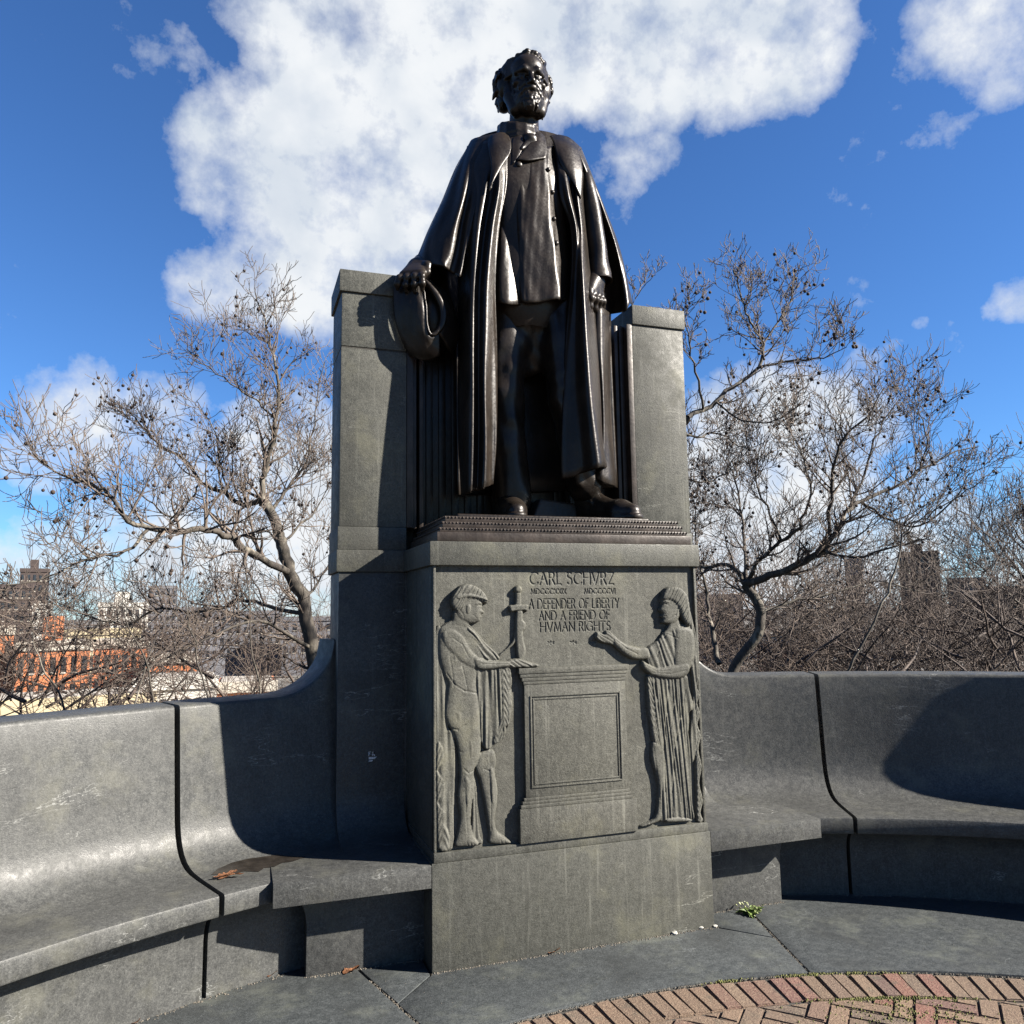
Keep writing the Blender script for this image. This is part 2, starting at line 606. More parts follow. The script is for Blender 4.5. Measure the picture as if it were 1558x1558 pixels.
U = 0.0890
NB = 3
rot = math.radians(44)
ca, sa = math.cos(rot), math.sin(rot)
OX, OY = 1.10, -1.10
done = set()
for gx in range(-40, 41):
    for gy in range(-40, 41):
        t_ = (gx - gy) % (2 * NB)
        if t_ == 0:
            rect = (gx, gy, NB, 1)
        elif t_ == 2 * NB - 1:
            rect = (gx, gy, 1, NB)
        else:
            continue
        x, y, w, h = rect
        g = 0.030
        corners = [(x + g, y + g), (x + w - g, y + g), (x + w - g, y + h - g), (x + g, y + h - g)]
        P = [(OX + U * (ca * u - sa * v), OY + U * (sa * u + ca * v)) for u, v in corners]
        mx = sum(p[0] for p in P) / 4
        my = sum(p[1] for p in P) / 4
        if not (-1.3 < mx < 2.6 and -1.75 < my < -0.6) or math.hypot(mx - CC.x, my - CC.y) > 3.6:
            continue
        Q = clip_circle(P, 3.470)
        if len(Q) < 3:
            continue
        ar = abs(sum(Q[i][0] * Q[(i + 1) % len(Q)][1] - Q[(i + 1) % len(Q)][0] * Q[i][1] for i in range(len(Q)))) / 2
        if ar < 0.0012:
            continue
        ang = math.degrees(math.atan2(mx - CC.x, my - CC.y))
        brick(Q, (17.3 < ang < 24) and random.random() < 0.62, -0.002)

# the rest of the terrace floor, out of view beyond the separate bricks
M_FLOOR = simple('worn_brick_floor', (0.10, 0.068, 0.048), 0.9, 0.4, 14, 0, 0.004)
flo = prism('terrace_floor', [(-8.5, -15), (8.5, -15), (8.5, -1.86), (-8.5, -1.86)], 'z', -0.3, -0.012, M_FLOOR, None, 0)
tag(flo, kind='structure')

# ================================================================ granite monument: pedestal
ped = empty('monument_pedestal', (0, 0.35, 0), 'dark granite pedestal carved with two robed figures in low relief under the bronze statue', 'pedestal')
box('base_block', (-0.85, 0.85), (0.0, 0.80), (-0.05, 0.540), M_GRAN, ped, 0.007)
box('plinth_course', (-0.838, 0.838), (0.004, 0.79), (0.5405, 0.590), M_GRAN, ped, 0.006)
DIE_Y = 0.036      # sunk ground of the relief
ZD0, ZD1 = 0.5905, 2.118
box('die_block', (-0.8345, 0.8345), (DIE_Y + 0.004, 0.79), (ZD0, ZD1), M_GRAN, ped, 0.004)
box('cornice', (-0.857, 0.857), (0.001, 0.80), (2.1185, 2.254), M_GRAN, ped, 0.009)

# bronze plinth in steps with beaded edges
bpl = empty('bronze_plinth', (0, 0.35, 2.254), 'stepped brown bronze plinth with beaded edges under the feet of the statue', 'plinth')
zs = [(2.2545, 2.308, 0.812, 0.016), (2.3085, 2.336, 0.792, 0.034), (2.3365, 2.372, 0.772, 0.052), (2.3725, 2.405, 0.752, 0.070)]
for i, (z0, z1, hw, y0) in enumerate(zs):
    box('plinth_step', (-hw, hw), (y0, 0.930 if i == 3 else 0.742), (z0, z1), M_BRONZE_P, bpl, 0.005)
    if i > 0:
        bv, bf = [], []
        zz, r = z1 - 0.008, 0.0085
        pts = []
        n = int(2 * hw / 0.021)
        for k in range(n + 1):
            pts.append((-hw + 2 * hw * k / n, y0, zz))
        m = int((0.74 - y0) / 0.021)
        for k in range(1, m):
            for s in (-1, 1):
                pts.append((s * hw, y0 + (0.74 - y0) * k / m, zz))
        for (x, y, z) in pts:
            b0 = len(bv)
            rr = r * random.uniform(0.85, 1.12)
            for dx, dy, dz in ((1, 0, 0), (-1, 0, 0), (0, 1, 0), (0, -1, 0), (0, 0, 1), (0, 0, -1)):
                bv.append((x + dx * rr * 0.95, y + dy * rr, z + dz * rr))
            for f in ((0, 2, 4), (2, 1, 4), (1, 3, 4), (3, 0, 4), (2, 0, 5), (1, 2, 5), (3, 1, 5), (0, 3, 5)):
                bf.append(tuple(b0 + q for q in f))
        bo = mesh('beading', bv, bf, M_BRONZE_P, bpl, True)
        bo['kind'] = 'stuff'

# ================================================================ granite pylon wall behind the statue
pyl = empty('pylon_wall', (0, 0.98, 0), 'granite wall of two square pylons standing behind the bronze statue', 'monument wall')
YP, YB = 0.746, 1.222
for s in (-1, 1):
    def X(a, b):
        return (a, b) if s > 0 else (-b, -a)
    box('pylon_die', X(0.30, 1.262), (YP + 0.006, YB - 0.01), (-0.05, 2.118), M_BENCH, pyl, 0.006)
    box('pylon_cornice', X(0.30, 1.280), (YP - 0.012, YB + 0.006), (2.1185, 2.258), M_GRAN, pyl, 0.008)
    box('pylon_band', X(0.838, 1.274), (YP - 0.004, YB), (2.2585, 2.405), M_GRAN, pyl, 0.006)
    zt = 3.570 if s < 0 else 3.945
    box('pylon_shaft', X(0.838, 1.266), (YP, YB - 0.004), (2.4055, zt), M_GRAN, pyl, 0.006)
    if s < 0:
        # recessed bed joint between the two shaft stones
        box('pylon_joint', X(0.838, 1.262), (YP + 0.006, YB - 0.01), (3.5705, 3.580), M_BED, pyl, 0.0)
        box('pylon_shaft', X(0.838, 1.266), (YP, YB - 0.004), (3.5805, 3.945), M_GRAN, pyl, 0.010)
    box('pylon_cap', X(0.840, 1.282), (YP - 0.014, YB + 0.008), (3.9455, 4.094), M_GRAN, pyl, 0.008)
box('niche_wall', (-0.837, 0.837), (0.972, YB - 0.02), (2.2585, 3.943), M_GRAN, pyl, 0.004)
fr = empty('bronze_backdrop', (0, 0.93, 2.405), 'dark bronze panel framed by upright fillets filling the niche behind the statue', 'panel')
box('back_panel', (-0.80, 0.80), (0.932, 0.970), (2.4055, 3.94), M_BRONZE, fr, 0.004)
for s in (-1, 1):
    def X(a, b):
        return (a, b) if s > 0 else (-b, -a)
    box('frame_fillet', X(0.795, 0.8365), (0.742, 0.969), (2.4055, 3.944), M_BRONZE_P, fr, 0.005)
    box('frame_fillet', X(0.760, 0.7945), (0.800, 0.931), (2.4055, 3.943), M_BRONZE_P, fr, 0.005)
    box('frame_fillet', X(0.715, 0.7435), (0.790, 0.931), (2.4055, 3.942), M_BRONZE_P, fr, 0.008)
    for q in range(5):
        x = 0.26 + 0.09 * q
        box('panel_reed', X(x, x + 0.05), (0.912, 0.9315), (2.4055, 3.941), M_BRONZE, fr, 0.012)

# ================================================================ semicircular benches
def rise(th, th0):
    """height of the top edge of the back: it sweeps up to the pylon"""
    s_ = (abs(th) - th0) * math.radians(1) * 5.35
    A_, B_ = 0.37, 0.33
    if s_ > A_: return 1.368
    s_ = max(s_, 0.0)
    u = (A_ - s_) / A_
    return 1.368 + B_ * (1 - math.sqrt(max(0, 1 - u * u)))


def ring(name, prof_fn, angs, mat, parent, angle=35):
    V, F = [], []
    n = None
    for th in angs:
        pr = prof_fn(th)
        n = len(pr)
        for r, z in pr:
            V.append(pol(r, th, z))
    m = len(angs)
    for i in range(m - 1):
        for k in range(n):
            l = (k + 1) % n
            F.append((i * n + k, i * n + l, (i + 1) * n + l, (i + 1) * n + k))
    F.append(tuple(range(n))[::-1])
    F.append(tuple((m - 1) * n + k for k in range(n)))
    bm = bmesh.new()
    vs = [bm.verts.new(v) for v in V]
    for f in F:
        bm.faces.new([vs[i] for i in f])
    bmesh.ops.recalc_face_normals(bm, faces=bm.faces)
    return from_bm(name, bm, mat, parent, True, angle)


def bench_profile(th0):
    def fn(th):
        zt = rise(th, th0)
        lean = 0.105
        P = [(4.69, 0.421), (4.672, 0.427), (4.667, 0.436), (4.667, 0.510), (4.671, 0.521), (4.682, 0.526),
             (4.80, 0.5285), (4.95, 0.533), (5.04, 0.539), (5.10, 0.550), (5.15, 0.570), (5.19, 0.600), (5.222, 0.640), (5.246, 0.690), (5.264, 0.760)]
        for k in range(1, 5):
            f = k / 4
            z = 0.76 + f * (zt - 0.022 - 0.76)
            P.append((5.264 + lean * min(z - 0.76, 0.62), z))
        rt = P[-1][0]
        P += [(rt + 0.004, zt - 0.010), (rt + 0.012, zt - 0.003), (rt + 0.024, zt), (5.60, zt + 0.002), (5.612, zt - 0.006), (5.615, zt - 0.02), (5.615, 0.421)]
        return P
    return fn


def riser_profile(th):
    return [(4.845, -0.05), (4.845, 0.27), (4.838, 0.32), (4.818, 0.365), (4.785, 0.40), (4.75, 0.419), (5.60, 0.419), (5.60, -0.05)]


for s, lab in ((-1, 'curved granite bench left of the pedestal with brown leaves on its seat'), (1, 'curved granite bench right of the pedestal with a weed at its foot')):
    bn = empty('stone_bench', (s * 2.0, 0.9, 0), lab, 'bench', 'curved granite benches beside the pedestal')
    th0 = 13.80
    a0 = np.concatenate([np.linspace(13.2, 18, 26), np.linspace(18.3, 23.72, 16)]) * s
    ring('seat_stone', bench_profile(th0), a0, M_BENCH, bn)
    ring('seat_stone', bench_profile(th0), np.linspace(24.05, 50, 60) * s, M_BENCH, bn)
    ring('seat_stone', bench_profile(th0), np.linspace(50.35, 76, 60) * s, M_BENCH, bn)
    ring('riser_stone', riser_profile, np.linspace(16.5, 23.75, 20) * s, M_BENCH, bn)
    ring('riser_stone', riser_profile, np.linspace(24.02, 50, 60) * s, M_BENCH, bn)
    ring('riser_stone', riser_profile, np.linspace(50.3, 76, 60) * s, M_BENCH, bn)
    # straight block beside the pedestal, with the cove that runs up to the pylon
    cove = [(0.002, 0.420), (0.002, 0.534), (0.40, 0.536), (0.52, 0.541), (0.60, 0.556), (0.66, 0.585), (0.705, 0.63), (0.732, 0.69), (0.744, 0.75), (0.7480, 0.80), (0.7480, 2.116), (0.80, 2.116), (0.80, 0.420)]
    flat = [(y, min(z, 0.5345)) for y, z in cove]
    st = [(0.852, cove), (1.2625, cove), (1.264, flat), (1.652, flat)]
    V, F = [], []
    for x, pr in st:
        V += [(s * x, y, z) for y, z in pr]
    n = len(cove)
    for i in range(len(st) - 1):
        for k in range(n):
            l = (k + 1) % n
            F.append((i * n + k, i * n + l, (i + 1) * n + l, (i + 1) * n + k))
    F += [tuple(range(n)), tuple(3 * n + k for k in range(n))]
    bm = bmesh.new()
    vs = [bm.verts.new(v) for v in V]
    for f in F: bm.faces.new([vs[i] for i in f])
    bmesh.ops.recalc_face_normals(bm, faces=bm.faces)
    bevel_all(bm, 0.007, 2, 40)
    from_bm('seat_block', bm, M_BENCH, bn, True, 35)
    pp = [(0.80, -0.05), (1.472, -0.05), (1.472, 0.24), (1.478, 0.30), (1.492, 0.345), (1.515, 0.385), (1.545, 0.408), (1.575, 0.4195), (0.80, 0.4195)]
    prism('pier', [(s * x, z) for x, z in pp], 'y', 0.192, 0.70, M_BENCH, bn, 0.004, 2, 40)

# damp brown stain left by leaves on the left bench seat
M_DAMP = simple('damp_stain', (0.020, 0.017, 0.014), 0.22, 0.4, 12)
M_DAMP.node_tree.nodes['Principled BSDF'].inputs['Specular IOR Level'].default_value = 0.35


def seat_z(x, y):
    r = math.hypot(x - CC.x, y - CC.y)
    z = float(np.interp(r, [4.68, 4.80, 4.95, 5.04, 5.10, 5.15, 5.19], [.526, .5285, .533, .539, .550, .570, .600]))
    if abs(x) < 1.652: z = max(z, float(np.interp(y, [0, .40, .52, .60, .66, .705], [.534, .536, .541, .556, .585, .63])) if abs(x) < 1.263 else .5345)
    return z


def seat_hit(px, py):
    d = CAM_ROT @ Vector(((px - 779) / FPX, -(py - 779) / FPX, -1.0))
    z = .536
    for _ in range(6):
        q_ = CAM_POS + d * ((z - CAM_POS.z) / d.z)
        z = seat_z(q_.x, q_.y)
    return q_


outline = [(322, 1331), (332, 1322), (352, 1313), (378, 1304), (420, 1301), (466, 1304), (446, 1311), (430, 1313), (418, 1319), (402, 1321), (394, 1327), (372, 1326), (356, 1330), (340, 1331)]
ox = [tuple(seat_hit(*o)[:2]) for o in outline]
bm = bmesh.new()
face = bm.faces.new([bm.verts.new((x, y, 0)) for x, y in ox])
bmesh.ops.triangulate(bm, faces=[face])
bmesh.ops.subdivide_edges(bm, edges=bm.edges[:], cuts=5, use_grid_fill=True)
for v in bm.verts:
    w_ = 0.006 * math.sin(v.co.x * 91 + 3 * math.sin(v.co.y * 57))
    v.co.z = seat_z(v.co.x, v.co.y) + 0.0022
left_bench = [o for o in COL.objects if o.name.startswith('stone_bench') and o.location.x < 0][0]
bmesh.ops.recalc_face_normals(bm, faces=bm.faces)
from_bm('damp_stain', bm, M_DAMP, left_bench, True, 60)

def sp(px, py, Y):
    """measured point of the statue: depth figures are counted from the front of the plinth"""
    return at(px, py, 0.28 + 0.85 * Y)


def set_back(V, k=1.0427):
    return np.array(CAM_POS) + (V - np.array(CAM_POS)) * k


# ================================================================ sculpting tools: signed distance volumes
class Vol:
    def __init__(s, lo, hi, h):
        s.lo = np.array(lo, float)
        s.h = h
        s.n = np.ceil((np.array(hi) - s.lo) / h).astype(int) + 1
        s.F = np.full(s.n, 9.0, dtype=np.float32) * 1.0
        s.ax = [s.lo[i] + h * np.arange(s.n[i]) for i in range(3)]

    def sub(s, lo, hi):
        a = np.clip(np.floor((np.array(lo) - s.lo) / s.h).astype(int), 0, s.n)
        b = np.clip(np.ceil((np.array(hi) - s.lo) / s.h).astype(int) + 1, 0, s.n)
        if np.any(b - a < 1):
            return None
        sl = tuple(slice(a[i], b[i]) for i in range(3))
        g = np.meshgrid(*[s.ax[i][sl[i]] for i in range(3)], indexing='ij', sparse=True)
        return sl, g

    def apply(s, sl, d, k, op):
        A = s.F[sl]
        if op == 'add':
            if k > 0:
                hh = np.clip(0.5 + 0.5 * (A - d) / k, 0, 1)
                s.F[sl] = A * (1 - hh) + d * hh - k * hh * (1 - hh)
            else:
                s.F[sl] = np.minimum(A, d)
        elif op == 'cut':
            d = -d
            if k > 0:
                hh = np.clip(0.5 - 0.5 * (A - d) / k, 0, 1)
                s.F[sl] = A * (1 - hh) + d * hh + k * hh * (1 - hh)
            else:
                s.F[sl] = np.maximum(A, d)

    def cone(s, a, b, r1, r2=None, k=0.0, op='add', sq=None):
        r2 = r1 if r2 is None else r2
        a = np.array(a, float)
        b = np.array(b, float)
        R = max(r1, r2) + k + 3 * s.h
        S = s.sub(np.minimum(a, b) - R, np.maximum(a, b) + R)
        if S is None: return
        sl, (X, Y, Z) = S
        ab = b - a
        L = max(ab @ ab, 1e-12)
        t = np.clip(((X - a[0]) * ab[0] + (Y - a[1]) * ab[1] + (Z - a[2]) * ab[2]) / L, 0, 1)
        d = np.sqrt((X - a[0] - t * ab[0]) ** 2 + (Y - a[1] - t * ab[1]) ** 2 + (Z - a[2] - t * ab[2]) ** 2) - (r1 + t * (r2 - r1))
        s.apply(sl, d, k, op)

    def chain(s, pts, rad, k=0.0, op='add'):
        for i in range(len(pts) - 1):
            s.cone(pts[i], pts[i + 1], rad[i], rad[i + 1], k, op)

    def ell(s, c, r, k=0.0, op='add', rz=0.0, rx=0.0):
        c = np.array(c, float)
        r = np.array(r, float)
        R = max(r) + k + 3 * s.h
        S = s.sub(c - R, c + R)
        if S is None: return
        sl, (X, Y, Z) = S
        x, y, z = X - c[0], Y - c[1], Z - c[2]
        if rz:
            ca, sa = math.cos(rz), math.sin(rz)
            x, y = ca * x + sa * y, -sa * x + ca * y
        if rx:
            ca, sa = math.cos(rx), math.sin(rx)
            y, z = ca * y + sa * z, -sa * y + ca * z
        k0 = np.sqrt((x / r[0]) ** 2 + (y / r[1]) ** 2 + (z / r[2]) ** 2)
        k1 = np.sqrt((x / r[0] ** 2) ** 2 + (y / r[1] ** 2) ** 2 + (z / r[2] ** 2) ** 2) + 1e-9
        s.apply(sl, k0 * (k0 - 1) / k1, k, op)

    def above(s, z0):
        Z = s.ax[2][None, None, :]
        s.F = np.maximum(s.F, (z0 - Z).astype(np.float32))

    def mesh(s, smooth=2):
        F = s.F
        I = F < 0
        nx, ny, nz = [q - 1 for q in s.n]
        cnt = np.zeros((nx, ny, nz), np.int8)
        for dx in (0, 1):
            for dy in (0, 1):
                for dz in (0, 1):
                    cnt += I[dx:dx + nx, dy:dy + ny, dz:dz + nz]
        act = (cnt > 0) & (cnt < 8)
        idx = -np.ones((nx, ny, nz), np.int64)
        cells = np.argwhere(act)
        idx[act] = np.arange(len(cells))
        acc_ = np.zeros((len(cells), 3))
        num = np.zeros(len(cells))
        corner = [(0, 0, 0), (1, 0, 0), (0, 1, 0), (1, 1, 0), (0, 0, 1), (1, 0, 1), (0, 1, 1), (1, 1, 1)]
        for i in range(8):
            for ax in range(3):
                if corner[i][ax]: continue
                cj = list(corner[i])
                cj[ax] = 1
                ci = corner[i]
                A = F[cells[:, 0] + ci[0], cells[:, 1] + ci[1], cells[:, 2] + ci[2]]
                B = F[cells[:, 0] + cj[0], cells[:, 1] + cj[1], cells[:, 2] + cj[2]]
                m = (A < 0) != (B < 0)
                t = np.where(m, A / np.where(m, A - B, 1), 0)
                p = np.zeros((len(cells), 3)) + np.array(ci, float)
                p[:, ax] += t
                acc_[m] += p[m]
                num[m] += 1
        V = s.lo + (cells + acc_ / num[:, None]) * s.h
        Q = []
        for ax in range(3):
            o1, o2 = (ax + 1) % 3, (ax + 2) % 3
            sl0 = [slice(None)] * 3
            sl1 = [slice(None)] * 3
            sl0[ax] = slice(0, -1)
            sl1[ax] = slice(1, None)
            a, b = I[tuple(sl0)], I[tuple(sl1)]
            for flip, m in ((False, a & ~b), (True, ~a & b)):
                e = np.argwhere(m)
                e = e[(e[:, o1] > 0) & (e[:, o2] > 0) & (e[:, o1] < s.n[o1] - 1) & (e[:, o2] < s.n[o2] - 1)]
                if not len(e): continue
                q = []
                for d1, d2 in ((-1, -1), (0, -1), (0, 0), (-1, 0)):
                    c = e.copy()
                    c[:, o1] += d1
                    c[:, o2] += d2
                    q.append(idx[c[:, 0], c[:, 1], c[:, 2]])
                q = np.stack(q, 1)
                Q.append(q[:, ::-1] if flip else q)
        Q = np.concatenate(Q)
        for _ in range(smooth):
            S_ = np.zeros_like(V)
            N_ = np.zeros(len(V))
            for i in range(4):
                a, b = Q[:, i], Q[:, (i + 1) % 4]
                np.add.at(S_, a, V[b]); np.add.at(N_, a, 1)
                np.add.at(S_, b, V[a]); np.add.at(N_, b, 1)
            V = 0.5 * V + 0.5 * S_ / np.maximum(N_, 1)[:, None]
        return V, Q


def catmull(P, n):
    """resample along axis 0 with a Catmull-Rom spline, n points per span"""
    P = np.asarray(P, float)
    m = len(P)
    E_ = np.concatenate([[2 * P[0] - P[1]], P, [2 * P[-1] - P[-2]]])
    out = []
    for i in range(m - 1):
        p0, p1, p2, p3 = E_[i], E_[i + 1], E_[i + 2], E_[i + 3]
        for t in np.arange(n) / n:
            out.append(0.5 * ((2 * p1) + (-p0 + p2) * t + (2 * p0 - 5 * p1 + 4 * p2 - p3) * t * t + (-p0 + 3 * p1 - 3 * p2 + p3) * t ** 3))
    out.append(P[-1])
    return np.array(out)


SURF = {}


def cloth(name, rows, mat, parent, thick=0.018, nu=7, nv=8, wob=0.0, extra=None, key=None, place=None):
    """draped sheet through rows of measured points (photo x, photo y, depth)"""
    place = place or sp
    G_ = np.array([[tuple(place(*p)) for p in r] for r in rows])
    G_ = catmull(G_, nv)
    G_ = np.swapaxes(catmull(np.swapaxes(G_, 0, 1), nu), 0, 1)
    a, b = G_.shape[:2]
    if extra is not None:
        u, v = np.meshgrid(np.linspace(0, 1, b), np.linspace(0, 1, a))
        G_[:, :, 1] += extra(u, v)
    if wob:
        u, v = np.meshgrid(np.arange(b), np.arange(a))
        G_[:, :, 1] += wob * (np.sin(u * 0.9 + 0.13 * v + len(name)) * np.sin(v * 0.21 + u * 0.3) + 0.6 * np.sin(v * 0.47 - u * 0.6))
        # slow wandering of the folds, so that none runs evenly from top to hem
        if name in ('cape', 'overcoat_front', 'overcoat_skirt'):
            G_[:, :, 1] += 0.010 * np.sin(v * 0.13 + u * 0.22 + 1.7 * len(rows)) * np.sin(u * 0.33 + 0.07 * v) * np.clip(v / 12, 0, 1)
            G_[:, :, 0] += 0.006 * np.sin(v * 0.16 + u * 0.2 + len(rows)) * np.clip(v / 12, 0, 1)
    V = G_.reshape(-1, 3)
    i = np.arange(a * b).reshape(a, b)
    Q = np.stack([i[:-1, :-1], i[:-1, 1:], i[1:, 1:], i[1:, :-1]], -1).reshape(-1, 4)
    # give the sheet its thickness (away from the viewer side)
    N = np.cross(np.gradient(G_, axis=1).reshape(-1, 3), np.gradient(G_, axis=0).reshape(-1, 3))
    N /= np.linalg.norm(N, axis=1)[:, None] + 1e-9
    if N[:, 1].mean() > 0: N = -N
    n = a * b
    V2 = V - N * thick
    rim = np.concatenate([i[0, :], i[1:, -1], i[-1, -2::-1], i[-2:0:-1, 0]])
    rj = np.roll(rim, -1)
    # rounded rim: a middle ring pushed slightly outwards
    cen = G_
    Vm = (V[rim] + V2[rim]) / 2
    gu = np.gradient(G_, axis=1)
    gv = np.gradient(G_, axis=0)
    gu /= np.linalg.norm(gu, axis=2)[..., None] + 1e-9
    gv /= np.linalg.norm(gv, axis=2)[..., None] + 1e-9
    O = np.zeros_like(G_)
    O[0] -= gv[0]; O[-1] += gv[-1]; O[:, 0] -= gu[:, 0]; O[:, -1] += gu[:, -1]
    Vm = Vm + O.reshape(-1, 3)[rim] * thick * 0.5
    k = np.arange(len(rim)) + 2 * n
    kj = np.roll(k, -1)
    Qa = np.stack([rim, k, kj, rj], 1)
    Qb = np.stack([k, rim + n, rj + n, kj], 1)
    Q = np.concatenate([Q[:, ::-1], Q + n, Qa, Qb])
    o = fast_mesh(name, np.concatenate([V, V2, Vm]), Q, mat, parent)
    bm = bmesh.new()
    bm.from_mesh(o.data)
    bmesh.ops.recalc_face_normals(bm, faces=bm.faces)
    bm.to_mesh(o.data)
    bm.free()
    o.data.polygons.foreach_set('use_smooth', [True] * len(o.data.polygons))
    if key: SURF[key] = G_
    return o


def on_cloth(key, px, py):
    """nearest point of a cloth sheet to the line of sight through a photo point"""
    d = np.array(at(px, py, 1.0)) - np.array(CAM_POS)
    d /= np.linalg.norm(d)
    P = SURF[key].reshape(-1, 3) - np.array(CAM_POS)
    e = np.linalg.norm(P - (P @ d)[:, None] * d, axis=1)
    return Vector(SURF[key].reshape(-1, 3)[e.argmin()])


# ================================================================ the bronze statue
st = empty('bronze_statue', (-0.05, 0.42, 2.405), 'dark bronze statue of a bearded man in a caped overcoat holding his hat', 'statue')

# ---- head (modelled in centimetres of a life-size head, face towards -y, then scaled, turned and set on the neck)
hd = Vol((-15, -14, -24), (15, 17, 16.5), 0.28)
rs = random.Random(5)
hd.ell((0, 1.2, 4.0), (7.4, 9.3, 7.8), 0.5)
hd.ell((0, -1.6, -3.8), (6.0, 6.6, 8.4), 2.0)
hd.ell((0, -2.7, 4.6), (6.3, 5.6, 5.6), 1.5)
for s in (-1, 1):
    hd.cone((s * 5.0, 1, -5), (s * 1.6, -6.0, -10.3), 2.2, 2.0, 2.0)
    hd.ell((s * 4.7, -5.4, -2.4), (2.1, 2.0, 1.4), 1.4)
    hd.chain([(s * 0.5, -8.0, 1.2), (s * 2.6, -7.9, 2.3), (s * 5.4, -5.6, 1.7)], [1.15, 1.35, 1.0], 0.6)
    hd.ell((s * 3.0, -8.9, -0.45), (2.2, 2.5, 1.45), 0.5, 'cut')
    hd.ell((s * 3.0, -6.5, -0.4), (1.35, 1.3, 1.2), 0.15)
    hd.cone((s * 1.6, -7.7, 0.35), (s * 4.6, -6.6, 0.3), 0.42, 0.38, 0.3)
    hd.cone((s * 1.6, -7.6, -1.35), (s * 4.5, -6.5, -1.2), 0.36, 0.32, 0.4)
    hd.cone((s * 2.0, -7.6, -2.6), (s * 4.0, -6.9, -4.8), 0.75, 0.9, 1.0)
hd.chain([(0, -7.9, 1.2), (0, -9.0, -0.8), (0, -10.9, -3.5)], [0.85, 0.85, 1.15], 0.7)
for s in (-1, 1):
    hd.ell((s * 1.25, -9.3, -3.9), (0.95, 1.3, 0.8), 0.5)
    hd.cone((s * 0.6, -9.7, -4.7), (s * 0.75, -8.9, -4.2), 0.34, 0.3, 0.15, 'cut')
    # moustache
    hd.chain([(s * 0.3, -9.2, -5.2), (s * 2.2, -8.6, -5.9), (s * 4.0, -7.0, -7.6), (s * 4.6, -6.0, -9.0)], [1.05, 1.15, 0.95, 0.6], 0.4)
hd.cone((-1.5, -8.6, -7.0), (1.5, -8.6, -7.0), 0.65, 0.65, 0.4)
hd.cone((-2.4, -9.6, -6.55), (2.4, -9.6, -6.55), 0.22, 0.22, 0.2, 'cut')
# beard: full and squared off, with rough hanging locks
hd.ell((0, -4.8, -9.2), (5.8, 4.3, 4.2), 1.0)
hd.ell((0, -5.8, -11.4), (4.4, 2.9, 2.9), 1.0)
for s in (-1, 1):
    hd.chain([(s * 6.9, 0.4, -1.0), (s * 6.9, -1.0, -6.0), (s * 5.0, -3.4, -11.6)], [1.5, 2.3, 2.6], 1.0)
for i in range(230):
    s = rs.choice((-1, 1))
    a = rs.uniform(0, 1)
    x = s * (0.2 + 7.2 * a)
    y = -9.35 + 8.4 * a ** 1.9 + rs.uniform(-.35, .30)
    z = rs.uniform(-7.0, -11.6) + 3.6 * a
    L = rs.uniform(2.0, 3.6)
    wv = rs.uniform(-0.6, 0.6)
    hd.chain([(x, y + .2, z), (x * 0.98 + wv * 0.5, y, z - L * 0.5), (x * 0.90 + wv * 0.3, y + 0.7, z - L)], [0.40, 0.66, 0.25], 0.06)
for i in range(22):
    s = rs.choice((-1, 1))
    x = rs.uniform(0.3, 3.2)
    hd.chain([(s * x, -9.6 + 0.25 * x, -5.0 - 0.2 * x), (s * (x + 0.9), -9.4 + 0.4 * x, -6.2 - 0.35 * x), (s * (x + 1.3), -8.4 + 0.5 * x, -7.6 - 0.4 * x)], [0.4, 0.6, 0.3], 0.06)
# ears, neck
for s in (-1, 1):
    hd.ell((s * 7.3, 1.4, -1.0), (1.0, 2.1, 3.2), 0.3)
    hd.ell((s * 8.1, 1.0, -0.7), (0.6, 1.0, 1.7), 0.3, 'cut')
    hd.ell((s * 7.3, 0.9, -3.6), (0.8, 1.0, 1.2), 0.4)
hd.cone((0, 1.8, -6), (0, 3.0, -22), 5.5, 6.4, 1.5)
for s in (-1, 1):
    hd.cone((s * 5.0, 3.5, -7), (s * 1.6, -2.0, -20), 1.1, 1.2, 1.2)
# hair: masses, then locks swept back and curling thickly over the ears
hd.ell((0, 3.2, 4.8), (7.9, 8.6, 8.2), 0.6)
for s in (-1, 1):
    hd.ell((s * 8.2, 3.6, 0.2), (3.0, 3.8, 5.2), 1.0)
    hd.ell((s * 7.4, 6.6, -4.4), (3.4, 3.8, 4.0), 1.0)
    hd.ell((s * 7.6, 3.0, 5.6), (2.2, 4.0, 3.6), 1.0)
hd.ell((0, 9.6, -1.0), (6.4, 3.4, 6.0), 1.5)
for i in range(170):
    th = rs.uniform(-PI, PI)
    ph = rs.uniform(-0.75, 1.35)
    dx, dy, dz = math.cos(ph) * math.sin(th), math.cos(ph) * math.cos(th), math.sin(ph)
    if dy < -0.22 and dz < 0.74: continue
    if dy < -0.55: continue
    side_ = max(0.0, abs(dx) - 0.35)
    c = np.array((0, 3.4, 3.0))
    r = np.array((8.6 + 3.6 * side_ * (1 if dz < .6 else .3), 9.2, 8.8))
    p = c + r * np.array((dx, dy, dz))
    if dz < -.1: p[2] -= 1.4
    side = 1 if dx > 0 else -1
    t = np.array((side * 0.5 * (1 - abs(dx)), 0.7 * max(0, 0.6 - dy), -0.75))
    t /= np.linalg.norm(t)
    n = np.array((dx, dy, dz))
    w = np.cross(n, t) * rs.choice((-1, 1))
    L = rs.uniform(2.6, 4.4)
    curl = 1.3 if abs(dx) > 0.6 else 0.6
    pts = [p, p + t * L * .3 + w * .8 * curl + n * .7, p + t * L * .65 - w * .5 * curl + n * .8, p + t * L - w * 1.2 * curl + n * 0.9 * curl]
    rr = rs.uniform(0.7, 1.35)
    hd.chain(pts, [rr * .7, rr, rr * .95, rr * .4], 0.06)
